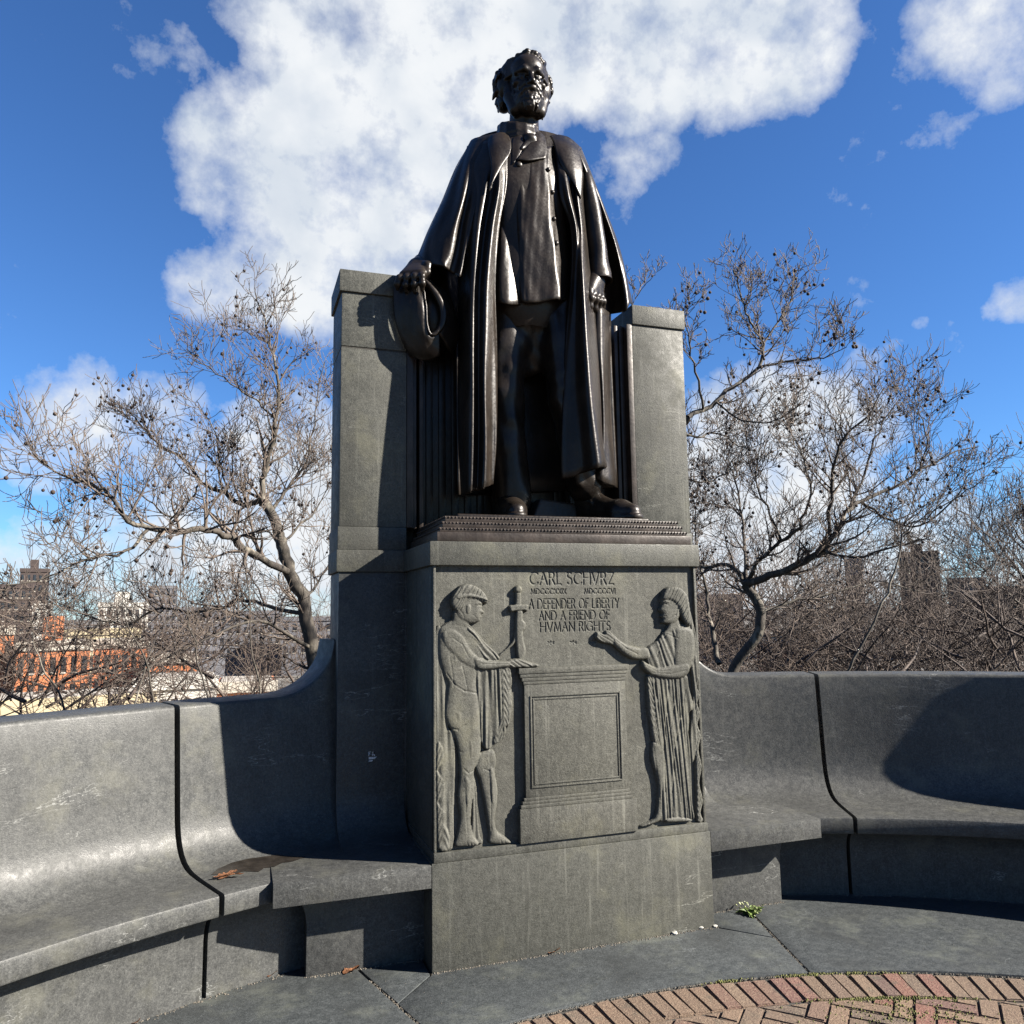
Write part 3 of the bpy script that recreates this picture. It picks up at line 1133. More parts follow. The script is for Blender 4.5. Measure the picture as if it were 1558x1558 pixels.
for i in range(11):      # thick wave of hair above the forehead, parted and swept across
    u = i / 10
    x = -5.6 + 11.0 * u
    k = x * x
    hd.chain([(x - 0.8, -5.2 + 0.10 * k, 8.8 - 0.06 * k), (x + 0.4, -5.0 + .08 * k, 11.0 - 0.08 * k), (x + 1.5, -1.6 + .03 * k, 12.5 - 0.09 * k + 0.4 * math.sin(i * 1.7)), (x + 1.8, 2.5, 12.6 - 0.09 * k)], [0.45, 0.95 + 0.35 * math.sin(i * 2.1), 1.05 + 0.3 * math.sin(i * 3.3), 0.7], 0.06)
for s in (-1, 1):        # hair brushed back from the temples
    for i in range(7):
        z = 2.2 + 1.1 * i
        hd.chain([(s * (6.6 - .10 * i), -2.8, z), (s * (8.0 - .14 * i), -0.4, z - .2), (s * (9.0 - .2 * i), 2.4, z - .9), (s * (9.2 - .2 * i), 4.6, z - 2.2)], [0.5, 0.95, 1.1, 0.6], 0.12)
V, Q = hd.mesh(2)
HS = 0.0183
yaw = math.radians(-6)
pit = math.radians(-7)
V = V * HS
ca, sa = math.cos(pit), math.sin(pit)
V = np.stack([V[:, 0], ca * V[:, 1] + sa * V[:, 2], -sa * V[:, 1] + ca * V[:, 2]], 1)      # tip
ca, sa = math.cos(yaw), math.sin(yaw)
V = np.stack([ca * V[:, 0] - sa * V[:, 1], sa * V[:, 0] + ca * V[:, 1], V[:, 2]], 1)
HC = np.array(at(800, 131, 0.735))
V = V * 1.0 + HC
fast_mesh('head', V, Q, M_BRONZE, st)

# ---- torso core, cravat
tv = Vol((-0.62, 0.18, 3.7), (0.46, 0.80, 5.25), 0.014)
tv.ell((-0.07, 0.50, 4.62), (0.33, 0.19, 0.46), 0.05)
tv.ell((-0.06, 0.50, 4.10), (0.30, 0.19, 0.50), 0.10)
tv.chain([(-0.42, 0.55, 4.82), (-0.10, 0.55, 4.98), (0.24, 0.55, 4.86)], [0.085, 0.12, 0.085], 0.08)
tv.cone((-0.085, 0.56, 4.86), (-0.09, 0.58, 4.97), 0.13, 0.11, 0.05)
V, Q = tv.mesh(2)
fast_mesh('torso', set_back(V), Q, M_BRONZE, st)
cv = Vol((-0.32, 0.22, 4.82), (0.14, 0.76, 5.30), 0.0085)
for i in range(6):        # wound neckcloth
    z = 5.055 + 0.024 * i
    rr = 0.138 - 0.004 * abs(i - 2)
    pts = []
    for a in np.linspace(0, 2 * PI, 15):
        pts.append((-0.095 + rr * math.sin(a), 0.555 - (rr + .012) * math.cos(a), z - 0.035 * math.cos(a) + 0.012 * math.sin(2 * a + i)))
    cv.chain(pts, [0.020] * 15, 0.006)
kx, ky, kz = -0.070, 0.385, 5.015
cv.ell((kx, ky, kz), (0.05, 0.04, 0.04), 0.01)
for a in (-0.6, -0.25, 0.1, 0.45, 0.8):
    cv.cone((kx, ky, kz), (kx + 0.13 * math.sin(a), ky - 0.025, kz - 0.12 * math.cos(a)), 0.022, 0.016, 0.008)
V, Q = cv.mesh(1)
fast_mesh('cravat', set_back(V), Q, M_BRONZE, st)

# ---- coat worn under the overcoat
cloth('frock_coat', [
    [(776, 226, .42), (782, 226, .37), (796, 226, .335), (812, 225, .325), (828, 224, .335), (838, 223, .36), (852, 222, .45)],
    [(778, 258, .37), (785, 256, .315), (799, 256, .285), (814, 255, .275), (829, 254, .28), (838, 254, .31), (855, 254, .43)],
    [(780, 300, .345), (786.5, 300, .290), (799, 300, .258), (815, 300, .240), (832, 299, .246), (842, 299, .285), (860, 299, .42)],
    [(782, 345, .34), (788.5, 345, .285), (800, 346, .258), (816, 346, .246), (834, 345, .250), (846, 345, .285), (864, 345, .42)],
    [(783, 385, .345), (790, 385, .290), (801, 386, .266), (818, 386, .256), (838, 386, .250), (850, 385, .280), (866, 385, .42)],
    [(785, 422, .34), (792, 422, .285), (803, 423, .262), (821, 423, .250), (842, 422, .235), (854, 421, .265), (868, 420, .42)],
    [(788, 458, .335), (795.5, 458, .280), (806, 459, .258), (824, 458, .245), (844, 454, .222), (857, 456, .255), (870, 452, .42)]],
    M_BRONZE, st, 0.02, 8, 8, 0.0018, key='frock',
    extra=lambda u, v: 0.012 * np.exp(-((u - .36) / .07) ** 2) * np.exp(-((v - .22) / .12) ** 2) - 0.010 * np.exp(-((u - .70) / .09) ** 2) * sstep(.1, .5, v))
cloth('coat_skirt', [
    [(752, 330, .40), (766, 330, .36), (778, 330, .38), (793, 330, .40)],
    [(752, 370, .39), (763, 370, .325), (776, 370, .33), (796, 370, .37)],
    [(750, 415, .38), (760, 415, .30), (775, 416, .295), (800, 416, .36)],
    [(750, 458, .38), (761, 459, .285), (778, 462, .265), (803, 462, .36)]], M_BRONZE, st, 0.016, 7, 7, 0.001)
cloth('coat_lapel', [
    [(818, 200, .375), (823, 202, .372), (828, 206, .378)],
    [(811, 212, .335), (820, 214, .322), (831, 218, .335)],
    [(801, 225, .305), (815, 228, .286), (832, 231, .305)],
    [(788, 241, .285), (806, 243, .262), (830, 239, .278)]], M_BRONZE, st, 0.014, 7, 6)
cloth('coat_lapel', [
    [(795, 203, .385), (789, 205, .382), (781, 209, .39)],
    [(797, 216, .345), (789, 218, .338), (779, 221, .35)],
    [(793, 230, .318), (787, 233, .312), (779, 236, .325)],
    [(786, 243, .300), (783, 246, .296), (779, 249, .305)]], M_BRONZE, st, 0.012, 6, 6)
for (px, py, big) in ((789.8, 252, 1.35), (834, 257, 1), (839.3, 294.5, 1), (843, 331, 1), (845.7, 369.5, 1.2)):
    p = on_cloth('frock', px, py)
    bv = Vol(p - Vector((.04, .04, .04)), p + Vector((.04, .04, .04)), 0.005)
    bv.ell(p + Vector((0, -0.008, 0)), (0.017 * big, 0.013, 0.017 * big))
    V, Q = bv.mesh(1)
    fast_mesh('button', V, Q, M_BRONZE, st)

# ---- overcoat: left front (as seen), cape over that arm, right front, rear skirt, cape behind the other arm
cloth('overcoat_front', [
    [(776, 214, .40), (770, 214, .39), (762, 214, .40), (752, 214, .43), (740, 214, .48), (728, 216, .55), (718, 220, .64)],
    [(774, 250, .335), (769, 250, .32), (760, 250, .30), (750, 250, .34), (736, 250, .37), (718, 252, .46), (704, 254, .62)],
    [(771, 290, .305), (766, 290, .29), (757, 290, .238), (748, 290, .31), (734, 290, .30), (716, 292, .42), (699, 292, .60)],
    [(758.5, 350, .28), (754, 350, .26), (746, 350, .21), (738, 350, .29), (726, 350, .26), (711, 350, .38), (697, 350, .58)],
    [(753, 430, .265), (748.5, 430, .245), (740, 430, .19), (731, 430, .275), (720, 430, .235), (708, 430, .35), (696, 430, .57)],
    [(755.5, 520, .255), (750, 520, .235), (739, 520, .175), (729, 520, .265), (718, 520, .215), (707, 520, .33), (697, 520, .56)],
    [(757, 600, .25), (750.5, 600, .225), (738, 600, .162), (728, 600, .255), (717, 600, .205), (706, 600, .32), (697, 600, .55)],
    [(756.5, 670, .245), (749, 670, .215), (737, 670, .150), (727, 670, .245), (716, 670, .195), (706, 672, .31), (698, 672, .54)],
    [(752, 735, .24), (745, 738, .205), (734, 741, .145), (725, 744, .235), (716, 747, .19), (708, 751, .30), (701, 754, .53)]],
    M_BRONZE, st, 0.022, 6, 7, 0.0012)
cloth('cape', [
    [(768, 205, 0.450), (755, 203, 0.470), (742, 205, 0.510), (730, 208, 0.560), (722, 210, 0.620), (716, 214, 0.680), (712, 222, 0.708)],
    [(757, 250, 0.391), (742, 248, 0.384), (728, 250, 0.428), (714, 250, 0.460), (704, 251, 0.526), (697, 251, 0.591), (694, 253, 0.679)],
    [(742, 300, 0.359), (728, 300, 0.330), (714, 300, 0.391), (702, 300, 0.377), (688, 302, 0.453), (678, 302, 0.533), (674, 304, 0.650)],
    [(726, 350, 0.333), (713, 350, 0.304), (700, 352, 0.377), (687, 352, 0.340), (670, 353, 0.428), (657, 352, 0.511), (650, 353, 0.635)],
    [(710, 392, 0.315), (702, 396, 0.286), (692, 398, 0.362), (680, 393, 0.322), (662, 390, 0.402), (645, 387, 0.490), (635, 386, 0.606)],
    [(703, 420, 0.308), (698, 418, 0.275), (690, 414, 0.355), (678, 405, 0.315), (660, 402, 0.388), (642, 399, 0.475), (628, 396, 0.591)]],
    M_BRONZE, st, 0.018, 7, 9, 0.0015)
cloth('overcoat_front', [
    [(843, 218, .40), (848, 218, .395), (855, 218, .40), (862, 219, .41), (870, 220, .44), (881, 224, .52)],
    [(847, 258, .325), (851, 258, .295), (858, 258, .275), (866, 258, .315), (877, 258, .34), (892, 260, .46)],
    [(852, 300, .30), (857, 300, .27), (864, 300, .228), (871, 300, .30), (880, 300, .265), (893, 300, .44)],
    [(868, 350, .285), (871, 350, .255), (876, 350, .232), (881, 350, .265), (888, 350, .27), (897, 350, .44)],
    [(868.5, 420, .275), (872, 420, .255), (878, 420, .225), (887, 420, .150), (894, 420, .235), (903, 420, .43)],
    [(860, 520, .265), (867, 520, .245), (877, 520, .215), (892, 520, .100), (901, 520, .215), (909, 520, .41)],
    [(857, 600, .255), (865, 600, .235), (878, 600, .200), (897, 600, .070), (907, 600, .195), (915, 600, .39)],
    [(857, 660, .245), (866, 660, .225), (880, 660, .190), (902, 660, .050), (912, 660, .180), (919, 660, .38)],
    [(859, 725, .235), (868, 724, .215), (884, 717, .180), (908, 710, .045), (920, 708, .165), (925, 711, .36)]],
    M_BRONZE, st, 0.022, 6, 7, 0.0012)
cloth('overcoat_skirt', [
    [(894, 466, .44), (903, 467, .37), (912, 468, .34), (920, 470, .37), (927, 476, .46), (930, 478, .60)],
    [(898, 530, .44), (905, 530, .365), (913, 530, .335), (920, 531, .37), (926.5, 532, .46), (930, 533, .60)],
    [(905, 600, .44), (911, 600, .355), (917, 600, .33), (922, 600, .36), (926, 600, .46), (930, 602, .60)],
    [(908, 660, .43), (914, 660, .35), (920, 660, .325), (925, 660, .355), (928, 660, .46), (932, 662, .60)],
    [(893, 724, .42), (906, 727, .345), (918, 732, .31), (928, 736, .34), (935, 738, .45), (938, 740, .60)]],
    M_BRONZE, st, 0.020, 6, 7, 0.0012)
cloth('cape', [
    [(852, 205, .48), (864, 208, .46), (875, 216, .46), (883, 224, .50), (887, 231, .57), (888, 238, .70)],
    [(876, 250, .42), (884, 252, .40), (891, 254, .40), (896, 257, .43), (900, 264, .51), (901, 274, .68)],
    [(899, 312, .56), (905, 314, .54), (911, 316, .48), (917, 319, .43), (921, 320, .49), (922, 326, .66)],
    [(908, 376, .60), (917, 375, .56), (927, 374, .49), (935, 373, .415), (941, 374, .48), (942, 380, .66)],
    [(914, 426, .62), (924, 425, .57), (937, 423, .49), (947, 421, .40), (954, 422, .47), (955, 428, .66)],
    [(916, 476, .62), (926, 475, .58), (941, 474, .50), (953, 470, .39), (961, 459, .45), (962, 463, .66)]],
    M_BRONZE, st, 0.018, 7, 8, 0.0012)
cloth('overcoat_back', [
    [(712, 222, .70), (740, 204, .72), (790, 196, .73), (850, 206, .72), (888, 236, .68)],
    [(690, 330, .66), (740, 330, .72), (800, 330, .74), (860, 330, .73), (905, 330, .64)],
    [(650, 392, .67), (735, 392, .72), (800, 392, .74), (865, 392, .73), (915, 392, .64)],
    [(655, 425, .66), (730, 430, .72), (800, 430, .74), (870, 430, .73), (925, 430, .63)],
    [(684, 468, .62), (732, 470, .71), (800, 470, .74), (870, 470, .73), (927, 470, .62)],
    [(695, 520, .60), (735, 520, .71), (800, 520, .74), (870, 520, .72), (928, 520, .60)],
    [(699, 752, .56), (740, 750, .70), (810, 748, .735), (880, 744, .71), (938, 740, .59)]], M_BRONZE, st, 0.018, 8, 8)
# turned-down collar
cloth('collar', [
    [(772, 203, .43), (762, 201, .44), (750, 204, .46), (741, 211, .50)],
    [(777, 216, .365), (767, 217, .355), (754, 221, .355), (744, 226, .38)],
    [(776, 232, .322), (767, 240, .300), (757, 246, .290), (748, 251, .305)],
    [(765, 252, .292), (759, 259, .272), (752, 266, .262), (746, 271, .275)],
    [(752, 274, .262), (749, 279, .252), (747, 283, .248), (744, 288, .255)]], M_BRONZE, st, 0.014, 6, 6)
cloth('collar', [
    [(838, 206, .45), (852, 205, .44), (868, 211, .44), (885, 225, .48)],
    [(843, 216, .365), (853, 217, .345), (867, 221, .335), (881, 230, .36)],
    [(847, 232, .318), (857, 236, .288), (871, 242, .278), (886, 254, .30)],
    [(853, 250, .290), (863, 256, .258), (875, 264, .250), (886, 277, .275)],
    [(868, 273, .262), (874, 281, .246), (879, 289, .243), (884, 300, .258)]], M_BRONZE, st, 0.014, 6, 6)

# ---- sleeve and hands
def tube_loft(name, rings, mat, parent, seg=22, thick=0.014):
    """rings: centre, radius across, radius deep; open at the end, with an inner wall"""
    P = catmull(np.array([list(c) + [a, b] for c, a, b in rings]), 6)
    V = []
    m = len(P)
    for i in range(m):
        t = P[min(i + 1, m - 1), :3] - P[max(i - 1, 0), :3]
        t /= np.linalg.norm(t)
        e1 = np.cross(t, (0, 1, 0)); e1 /= np.linalg.norm(e1)
        e2 = np.cross(e1, t)
        for k in range(seg):
            a = 2 * PI * k / seg
            w = 1 + 0.035 * math.sin(3 * a + i * 0.35) + 0.03 * math.sin(i * 0.9 + 2 * a) * (i / m)
            V.append(P[i, :3] + w * (P[i, 3] * math.cos(a) * e1 + P[i, 4] * math.sin(a) * e2))
    inner = [P[i, :3] + (np.array(V[i * seg + k]) - P[i, :3]) * (1 - thick / P[i, 3]) for i in (m - 1, m - 5) for k in range(seg)]
    V += inner
    F = []
    R_ = list(range(m)) + [m, m + 1]
    for a, b in zip(R_[:-1], R_[1:]):
        for k in range(seg):
            l = (k + 1) % seg
            F.append((a * seg + k, a * seg + l, b * seg + l, b * seg + k))
    F.append([(m + 1) * seg + k for k in range(seg)])
    bm = bmesh.new()
    vs = [bm.verts.new(v) for v in V]
    for f in F: bm.faces.new([vs[i] for i in f])
    bmesh.ops.recalc_face_normals(bm, faces=bm.faces)
    return from_bm(name, bm, mat, parent, True, 60)


tube_loft('sleeve', [(sp(885, 254, .52), .035, .05), (sp(890, 285, .49), .062, .10), (sp(897, 332, .47), .078, .11), (sp(905, 385, .44), .086, .11), (sp(909.5, 418, .41), .090, .10), (sp(911, 430, .40), .095, .102)], M_BRONZE, st)


def hand(name, wrist, knuck, side, fingers, thumb, r=0.024, spread=0.165):
    """palm as one mass from wrist to knuckles, each finger its own bent chain"""
    w = np.array(wrist, float)
    kn = np.array(knuck, float)
    sd_ = np.array(side, float); sd_ /= np.linalg.norm(sd_)
    lo = np.minimum(w, kn) - 0.26
    hi = np.maximum(w, kn) + 0.26
    hv = Vol(lo, hi, 0.0072)
    hv.cone(w - (kn - w) * 0.5, w, 0.062, 0.058, 0.02)
    for f in (-.42, -.15, .12, .40):
        hv.cone(w + sd_ * f * 0.07, kn + sd_ * f * spread, 0.046, 0.032, 0.03)
    for f, pts in zip((-.45, -.15, .15, .43), fingers):
        base = kn + sd_ * f * spread
        P = [base] + [base + np.array(p) for p in pts]
        n = len(P)
        hv.chain(P, [r * 1.18] + [r * (1.08 - 0.12 * i) for i in range(1, n)], 0.007)
        for q in P[:-1]:
            hv.ell(q, (r * 1.22,) * 3, 0.01)
    T = [w + np.array(p) for p in thumb]
    hv.chain(T, [0.040, 0.031, 0.027, 0.019][:len(T)], 0.012)
    V, Q = hv.mesh(1)
    return fast_mesh(name, V, Q, M_BRONZE, st)


# hand hanging from the right-hand cuff, loosely curled
wr = sp(907, 425, .385)
kn = sp(905, 446, .335)
hand('hand', wr, kn, (0.80, 0.55, 0.12),
     [[(0.0, -.022, -.060), (-.004, -.004, -.110), (-.004, .022, -.145)],
      [(0.006, -.030, -.062), (.010, .004, -.112), (.008, .040, -.112)],
      [(0.010, -.022, -.060), (.016, .016, -.096), (.010, .050, -.090)],
      [(0.014, -.012, -.052), (.020, .018, -.080), (.014, .045, -.074)]],
     [(-.03, -.03, -.02), (-.075, -.06, -.085), (-.070, -.065, -.15), (-.055, -.055, -.19)])
# hand spread over the hat brim
wl = at(637, 406, .74)
kl = at(627, 418, .62)
hand('hand', wl, kl, (-0.86, 0.50, 0.02),
     [[(-.004, -.032, -.030), (-.002, -.034, -.078), (.004, -.014, -.112)],
      [(-.012, -.034, -.030), (-.014, -.032, -.084), (-.006, -.010, -.122)],
      [(-.020, -.028, -.032), (-.026, -.024, -.082), (-.020, .000, -.116)],
      [(-.030, -.018, -.030), (-.040, -.012, -.068), (-.036, .008, -.094)]],
     [(.015, -.04, -.005), (.035, -.110, -.035), (.030, -.125, -.090), (.020, -.112, -.135)], r=.021, spread=.14)
tube_loft('sleeve', [(sp(702, 335, .66), .07, .07), (sp(680, 368, .66), .07, .07), (at(654, 392, .82), .066, .07), (at(646, 400, .79), .064, .066)], M_BRONZE, st)

# ---- soft wide-brimmed hat hanging from that hand
def hp(px, py, Y):
    return at(px, py, 0.50 + 0.45 * Y + 0.0012 * max(0, 640 - px))


hat = cloth('hat', [
    [(604, 421, .40), (612, 418, .33), (622, 417, .28), (632, 419, .25), (640, 424, .25)],
    [(599, 437, .36), (609, 437, .30), (621, 438, .25), (634, 440, .22), (644, 445, .225)],
    [(598.5, 460, .34), (609, 462, .28), (622, 464, .235), (637, 466, .20), (647, 468, .205)],
    [(601, 485, .345), (611, 487, .30), (625, 490, .26), (640, 492, .215), (649, 492, .205)],
    [(607, 508, .37), (617, 512, .33), (631, 514, .29), (644, 513, .24), (652, 509, .215)],
    [(615, 528, .41), (626, 533, .37), (641, 535, .33), (653, 530, .27), (659, 514, .225)],
    [(623, 541, .46), (638, 547, .42), (654, 547, .38), (668, 538, .30), (668, 505, .24)]], M_BRONZE, st, 0.022, 7, 7, 0.0015, place=hp)
cloth('hat_brim', [          # the brim rolled over towards the right, with its thick lit edge
    [(668, 505, .235), (676, 516, .30), (684, 528, .38), (690, 536, .48)],
    [(675, 488, .235), (684, 495, .30), (692, 503, .38), (699, 512, .48)],
    [(674, 468, .235), (683, 473, .30), (691, 480, .38), (697, 488, .48)],
    [(665, 449, .24), (674, 452, .31), (682, 458, .39), (688, 466, .48)],
    [(654, 434, .25), (662, 436, .32), (669, 441, .40), (674, 448, .48)],
    [(643, 421, .27), (650, 422, .33), (656, 426, .41), (660, 432, .48)]], M_BRONZE, st, 0.030, 6, 7, 0.001, place=hp)
hv = Vol(hp(585, 560, .40) - Vector((.1, .35, .1)), hp(712, 410, .50) + Vector((.12, .25, .12)), 0.010)
loop = [hp(*p) for p in ((640, 426, .245), (645.5, 446, .222), (648.5, 470, .203), (650, 494, .203), (654, 507, .213), (660, 509, .225), (668, 502, .235), (674, 488, .235), (673.5, 470, .235), (665, 450, .24), (654, 435, .25), (644, 423, .262))]
L2 = catmull(np.array([tuple(p) for p in loop]), 4)
nL = len(L2)
hv.chain(list(L2), [0.0095 if i < 18 else 0.0095 + 0.016 * math.sin(PI * min(1, (i - 18) / (nL - 19))) for i in range(nL)], 0.004)
hv.ell(at(663, 482, .765), (0.135, 0.10, 0.215), 0.03)     # crown
hv.ell(at(648, 442, .76), (0.085, 0.05, 0.09), 0.03)
V, Q = hv.mesh(2)
fast_mesh('hat_crown', V, Q, M_BRONZE, st)

# ---- trousers and shoes
lv = Vol((-0.66, 0.34, 2.47), (0.56, 0.95, 4.02), 0.0135)
lv.chain([sp(770, 478, .60), sp(768, 530, .59), sp(766, 600, .58), sp(771, 680, .58), sp(780, 757, .58)], [.165, .155, .140, .128, .130], 0.03)
lv.chain([sp(848, 478, .54), sp(856, 530, .47), sp(865, 600, .40), sp(876, 670, .43), sp(889, 737, .47)], [.165, .155, .140, .125, .122], 0.03)
lv.cone(sp(780, 468, .56), sp(842, 468, .56), .165, .165, 0.08)
lv.cone(sp(800, 480, .56), sp(810, 560, .58), .14, .05, 0.10)
lv.chain([sp(777, 480, .45), sp(776, 560, .45), sp(776, 640, .46), sp(789, 745, .47)], [.030, .028, .024, .024], 0.05)
lv.chain([sp(840, 480, .37), sp(851, 570, .315), sp(862, 660, .30), sp(880, 735, .345)], [.030, .028, .024, .024], 0.05)
X_, Y_, Z_ = np.meshgrid(*lv.ax, indexing='ij', sparse=True)
lv.F += (0.0040 * np.sin(Z_ * 31 + 9 * X_ + 4 * np.sin(X_ * 11 + Z_ * 5)) * (0.45 + 0.55 * np.sin(Z_ * 4.2 + X_ * 6)) + 0.003 * np.sin(X_ * 38 + Z_ * 7 + 3 * np.sin(Z_ * 6))).astype(np.float32)
V, Q = lv.mesh(2)
fast_mesh('trousers', V, Q, M_BRONZE, st)


def shoe(heel, toe, shaft):
    h_ = np.array(heel, float)
    t_ = np.array(toe, float)
    d = t_ - h_
    zb = 2.4505
    sv = Vol(np.minimum(h_, t_) - .16, np.maximum(np.maximum(h_, t_) + .14, np.array(shaft) + .12), 0.009)
    n = np.array((d[1], -d[0], 0)); n /= np.linalg.norm(n)
    P = lambda f, z, o=0: h_ + d * f + n * o + np.array((0, 0, z))
    sv.cone(P(0.06, 0.07), P(0.42, 0.065), 0.078, 0.074, 0.0)
    sv.cone(P(0.42, 0.065), P(0.72, 0.056), 0.074, 0.086, 0.03)
    sv.cone(P(0.72, 0.056), P(0.92, 0.046), 0.086, 0.060, 0.03)
    sh = np.array(shaft, float)
    sv.cone(sh, P(0.13, 0.12), 0.098, 0.080, 0.04)
    sv.cone(P(0.18, 0.17), P(0.60, 0.070), 0.075, 0.058, 0.05)
    for i in range(4):        # creases and laces across the instep
        f = 0.28 + 0.08 * i
        z = 0.205 - 0.030 * i
        sv.cone(P(f, z, -.045), P(f + .015, z, .045), 0.010, 0.010, 0.006)
    sv.cone(P(0.10, 0.23, -.06), P(0.34, 0.155, -.075), 0.014, 0.010, 0.012)
    sv.cone(P(0.10, 0.20, .07), P(0.32, 0.14, .078), 0.014, 0.010, 0.012)
    # welt and heel
    Q_ = [P(0.02, 0.014), P(0.42, 0.014), P(0.72, 0.014), P(0.95, 0.012)]
    S_ = sv.sub(sv.lo, sv.lo + sv.h * (sv.n - 1))
    sl, (X, Y, Z) = S_
    dd = None
    for (a, b, r1, r2) in ((0.02, .42, .080, .074), (.42, .72, .074, .092), (.72, .94, .092, .066)):
        A, B = P(a, 0), P(b, 0)
        ab = (B - A)[:2]
        t = np.clip(((X - A[0]) * ab[0] + (Y - A[1]) * ab[1]) / (ab @ ab), 0, 1)
        q = np.sqrt((X - A[0] - t * ab[0]) ** 2 + (Y - A[1] - t * ab[1]) ** 2) - (r1 + t * (r2 - r1))
        dd = q if dd is None else np.minimum(dd, q)
    dd = np.maximum(dd + 0 * Z, Z - (zb + 0.030))
    sv.apply(sl, dd, 0.004, 'add')
    sv.above(zb)
    V, Q = sv.mesh(1)
    return fast_mesh('shoe', V, Q, M_BRONZE, st)


shoe((0.430, 0.800, 2.4505), (0.612, 0.345, 2.4505), (0.395, 0.72, 2.73))
shoe((-0.135, 0.870, 2.4505), (-0.185, 0.440, 2.4505), (-0.14, 0.80, 2.72))
prism('base_slab', [(-0.62, 0.30), (0.68, 0.30), (0.68, 0.90), (-0.62, 0.90)], 'z', 2.4055, 2.450, M_BRONZE, st, 0.012, 3)
# low rough block that carries the casting between the feet
prism('support_block', [(0.02, 2.4505), (0.40, 2.4505), (0.37, 2.60), (0.10, 2.63)], 'y', 0.76, 0.90, M_BRONZE_P, st, 0.02, 3)

# ================================================================ carved relief on the pedestal
def poly_dist(PX, PY, poly):
    """signed distance (positive inside) from grid points to a polygon"""
    d2 = np.full(PX.shape, 1e9)
    ins = np.zeros(PX.shape, bool)
    n = len(poly)
    for i in range(n):
        (x0, y0), (x1, y1) = poly[i], poly[(i + 1) % n]
        ex, ey = x1 - x0, y1 - y0
        t = np.clip(((PX - x0) * ex + (PY - y0) * ey) / (ex * ex + ey * ey + 1e-12), 0, 1)
        d2 = np.minimum(d2, (PX - x0 - t * ex) ** 2 + (PY - y0 - t * ey) ** 2)
        c = (y0 > PY) != (y1 > PY)
        with np.errstate(divide='ignore', invalid='ignore'):
            xi = x0 + (PY - y0) * ex / (ey if abs(ey) > 1e-12 else 1e-12)
        ins ^= c & (PX < xi)
    d = np.sqrt(d2)
    return np.where(ins, d, -d)


RELIEF = 1.08        # how far the figures stand out
RS = 0.32092          # relief drawing units to photo pixels


def rp(u, v):
    p = at(600 + u * RS, 820 + v * RS, 0.008)
    return (p.x, p.z)


def smooth_poly(pts, n=3):
    P = np.array(pts, float)
    m = len(P)
    out = []
    for i in range(m):
        p0, p1, p2, p3 = P[(i - 1) % m], P[i], P[(i + 1) % m], P[(i + 2) % m]
        for t in np.arange(n) / n:
            out.append(0.5 * ((2 * p1) + (-p0 + p2) * t + (2 * p0 - 5 * p1 + 4 * p2 - p3) * t * t + (-p0 + 3 * p1 - 3 * p2 + p3) * t ** 3))
    return [tuple(q) for q in out]


def carve(name, parts, grooves=(), cell=0.0032):
    """low-relief mesh: each part is (outline, height, bulge, rounding width, fold function)"""
    polys = []
    for pr in parts:
        group = pr[0] if isinstance(pr[0][0], list) else [pr[0]]
        got = []
        for g in group:
            pts = [rp(u, v) for u, v in g]
            got.append(smooth_poly(pts) if len(pts) > 4 else pts)
        polys.append(got)
    xs = [p[0] for g in polys for q in g for p in q]
    zs_ = [p[1] for g in polys for q in g for p in q]
    gx = np.arange(min(xs) - 2 * cell, max(xs) + 3 * cell, cell)
    gz = np.arange(min(zs_) - 2 * cell, max(zs_) + 3 * cell, cell)
    PX, PZ = np.meshgrid(gx, gz)
    H = np.zeros(PX.shape)
    for pr, q in zip(parts, polys):
        h, bulge, w = pr[1], pr[2], pr[3]
        d = poly_dist(PX, PZ, q[0])
        for q2 in q[1:]:
            e = poly_dist(PX, PZ, q2)
            k_ = 0.012
            m_ = np.clip(0.5 + 0.5 * (e - d) / k_, 0, 1)
            d = np.where((d > -.03) & (e > -.03), d * (1 - m_) + e * m_ + k_ * m_ * (1 - m_), np.maximum(d, e))
        t = np.clip(d / w, 0, 1)
        hh = RELIEF * (h + bulge * np.sqrt(np.clip(1 - (1 - t) ** 2, 0, 1)))
        if len(pr) > 4 and pr[4] is not None:
            hh = hh + pr[4](PX, PZ) * np.clip(d / 0.008, 0, 1)
        H = np.where(d > 0, np.maximum(H, hh), H)
    keep = H > 0.0005
    # soften within the mask so that creases look cut by hand
    for _ in range(1):
        Hs = H.copy()
        Hs[1:-1, 1:-1] = (H[1:-1, 1:-1] * 4 + H[:-2, 1:-1] + H[2:, 1:-1] + H[1:-1, :-2] + H[1:-1, 2:]) / 8
        H = np.where(keep, Hs, 0)
    for pts, wd_, dp in grooves:
        P = [rp(u, v) for u, v in pts]
        for (xa, za_), (xb, zb_) in zip(P[:-1], P[1:]):
            ex, ez = xb - xa, zb_ - za_
            tt = np.clip(((PX - xa) * ex + (PZ - za_) * ez) / (ex * ex + ez * ez + 1e-12), 0, 1)
            dd = np.hypot(PX - xa - tt * ex, PZ - za_ - tt * ez)
            H = np.where(keep, H - (0.62 if dp > 0.0026 else 1.0) * dp * np.clip(1 - dd / wd_, 0, 1), H)
    Y = np.where(keep, DIE_Y - H, DIE_Y + 0.003)
    V = np.stack([PX, Y, PZ], -1).reshape(-1, 3)
    a, b = PX.shape
    i = np.arange(a * b).reshape(a, b)
    k4 = keep[:-1, :-1] | keep[:-1, 1:] | keep[1:, 1:] | keep[1:, :-1]
    Q = np.stack([i[:-1, :-1], i[:-1, 1:], i[1:, 1:], i[1:, :-1]], -1)[k4]
    used = np.unique(Q)
    re_ = -np.ones(a * b, int)
    re_[used] = np.arange(len(used))
    return fast_mesh(name, V[used], re_[Q], M_RELIEF, ped)


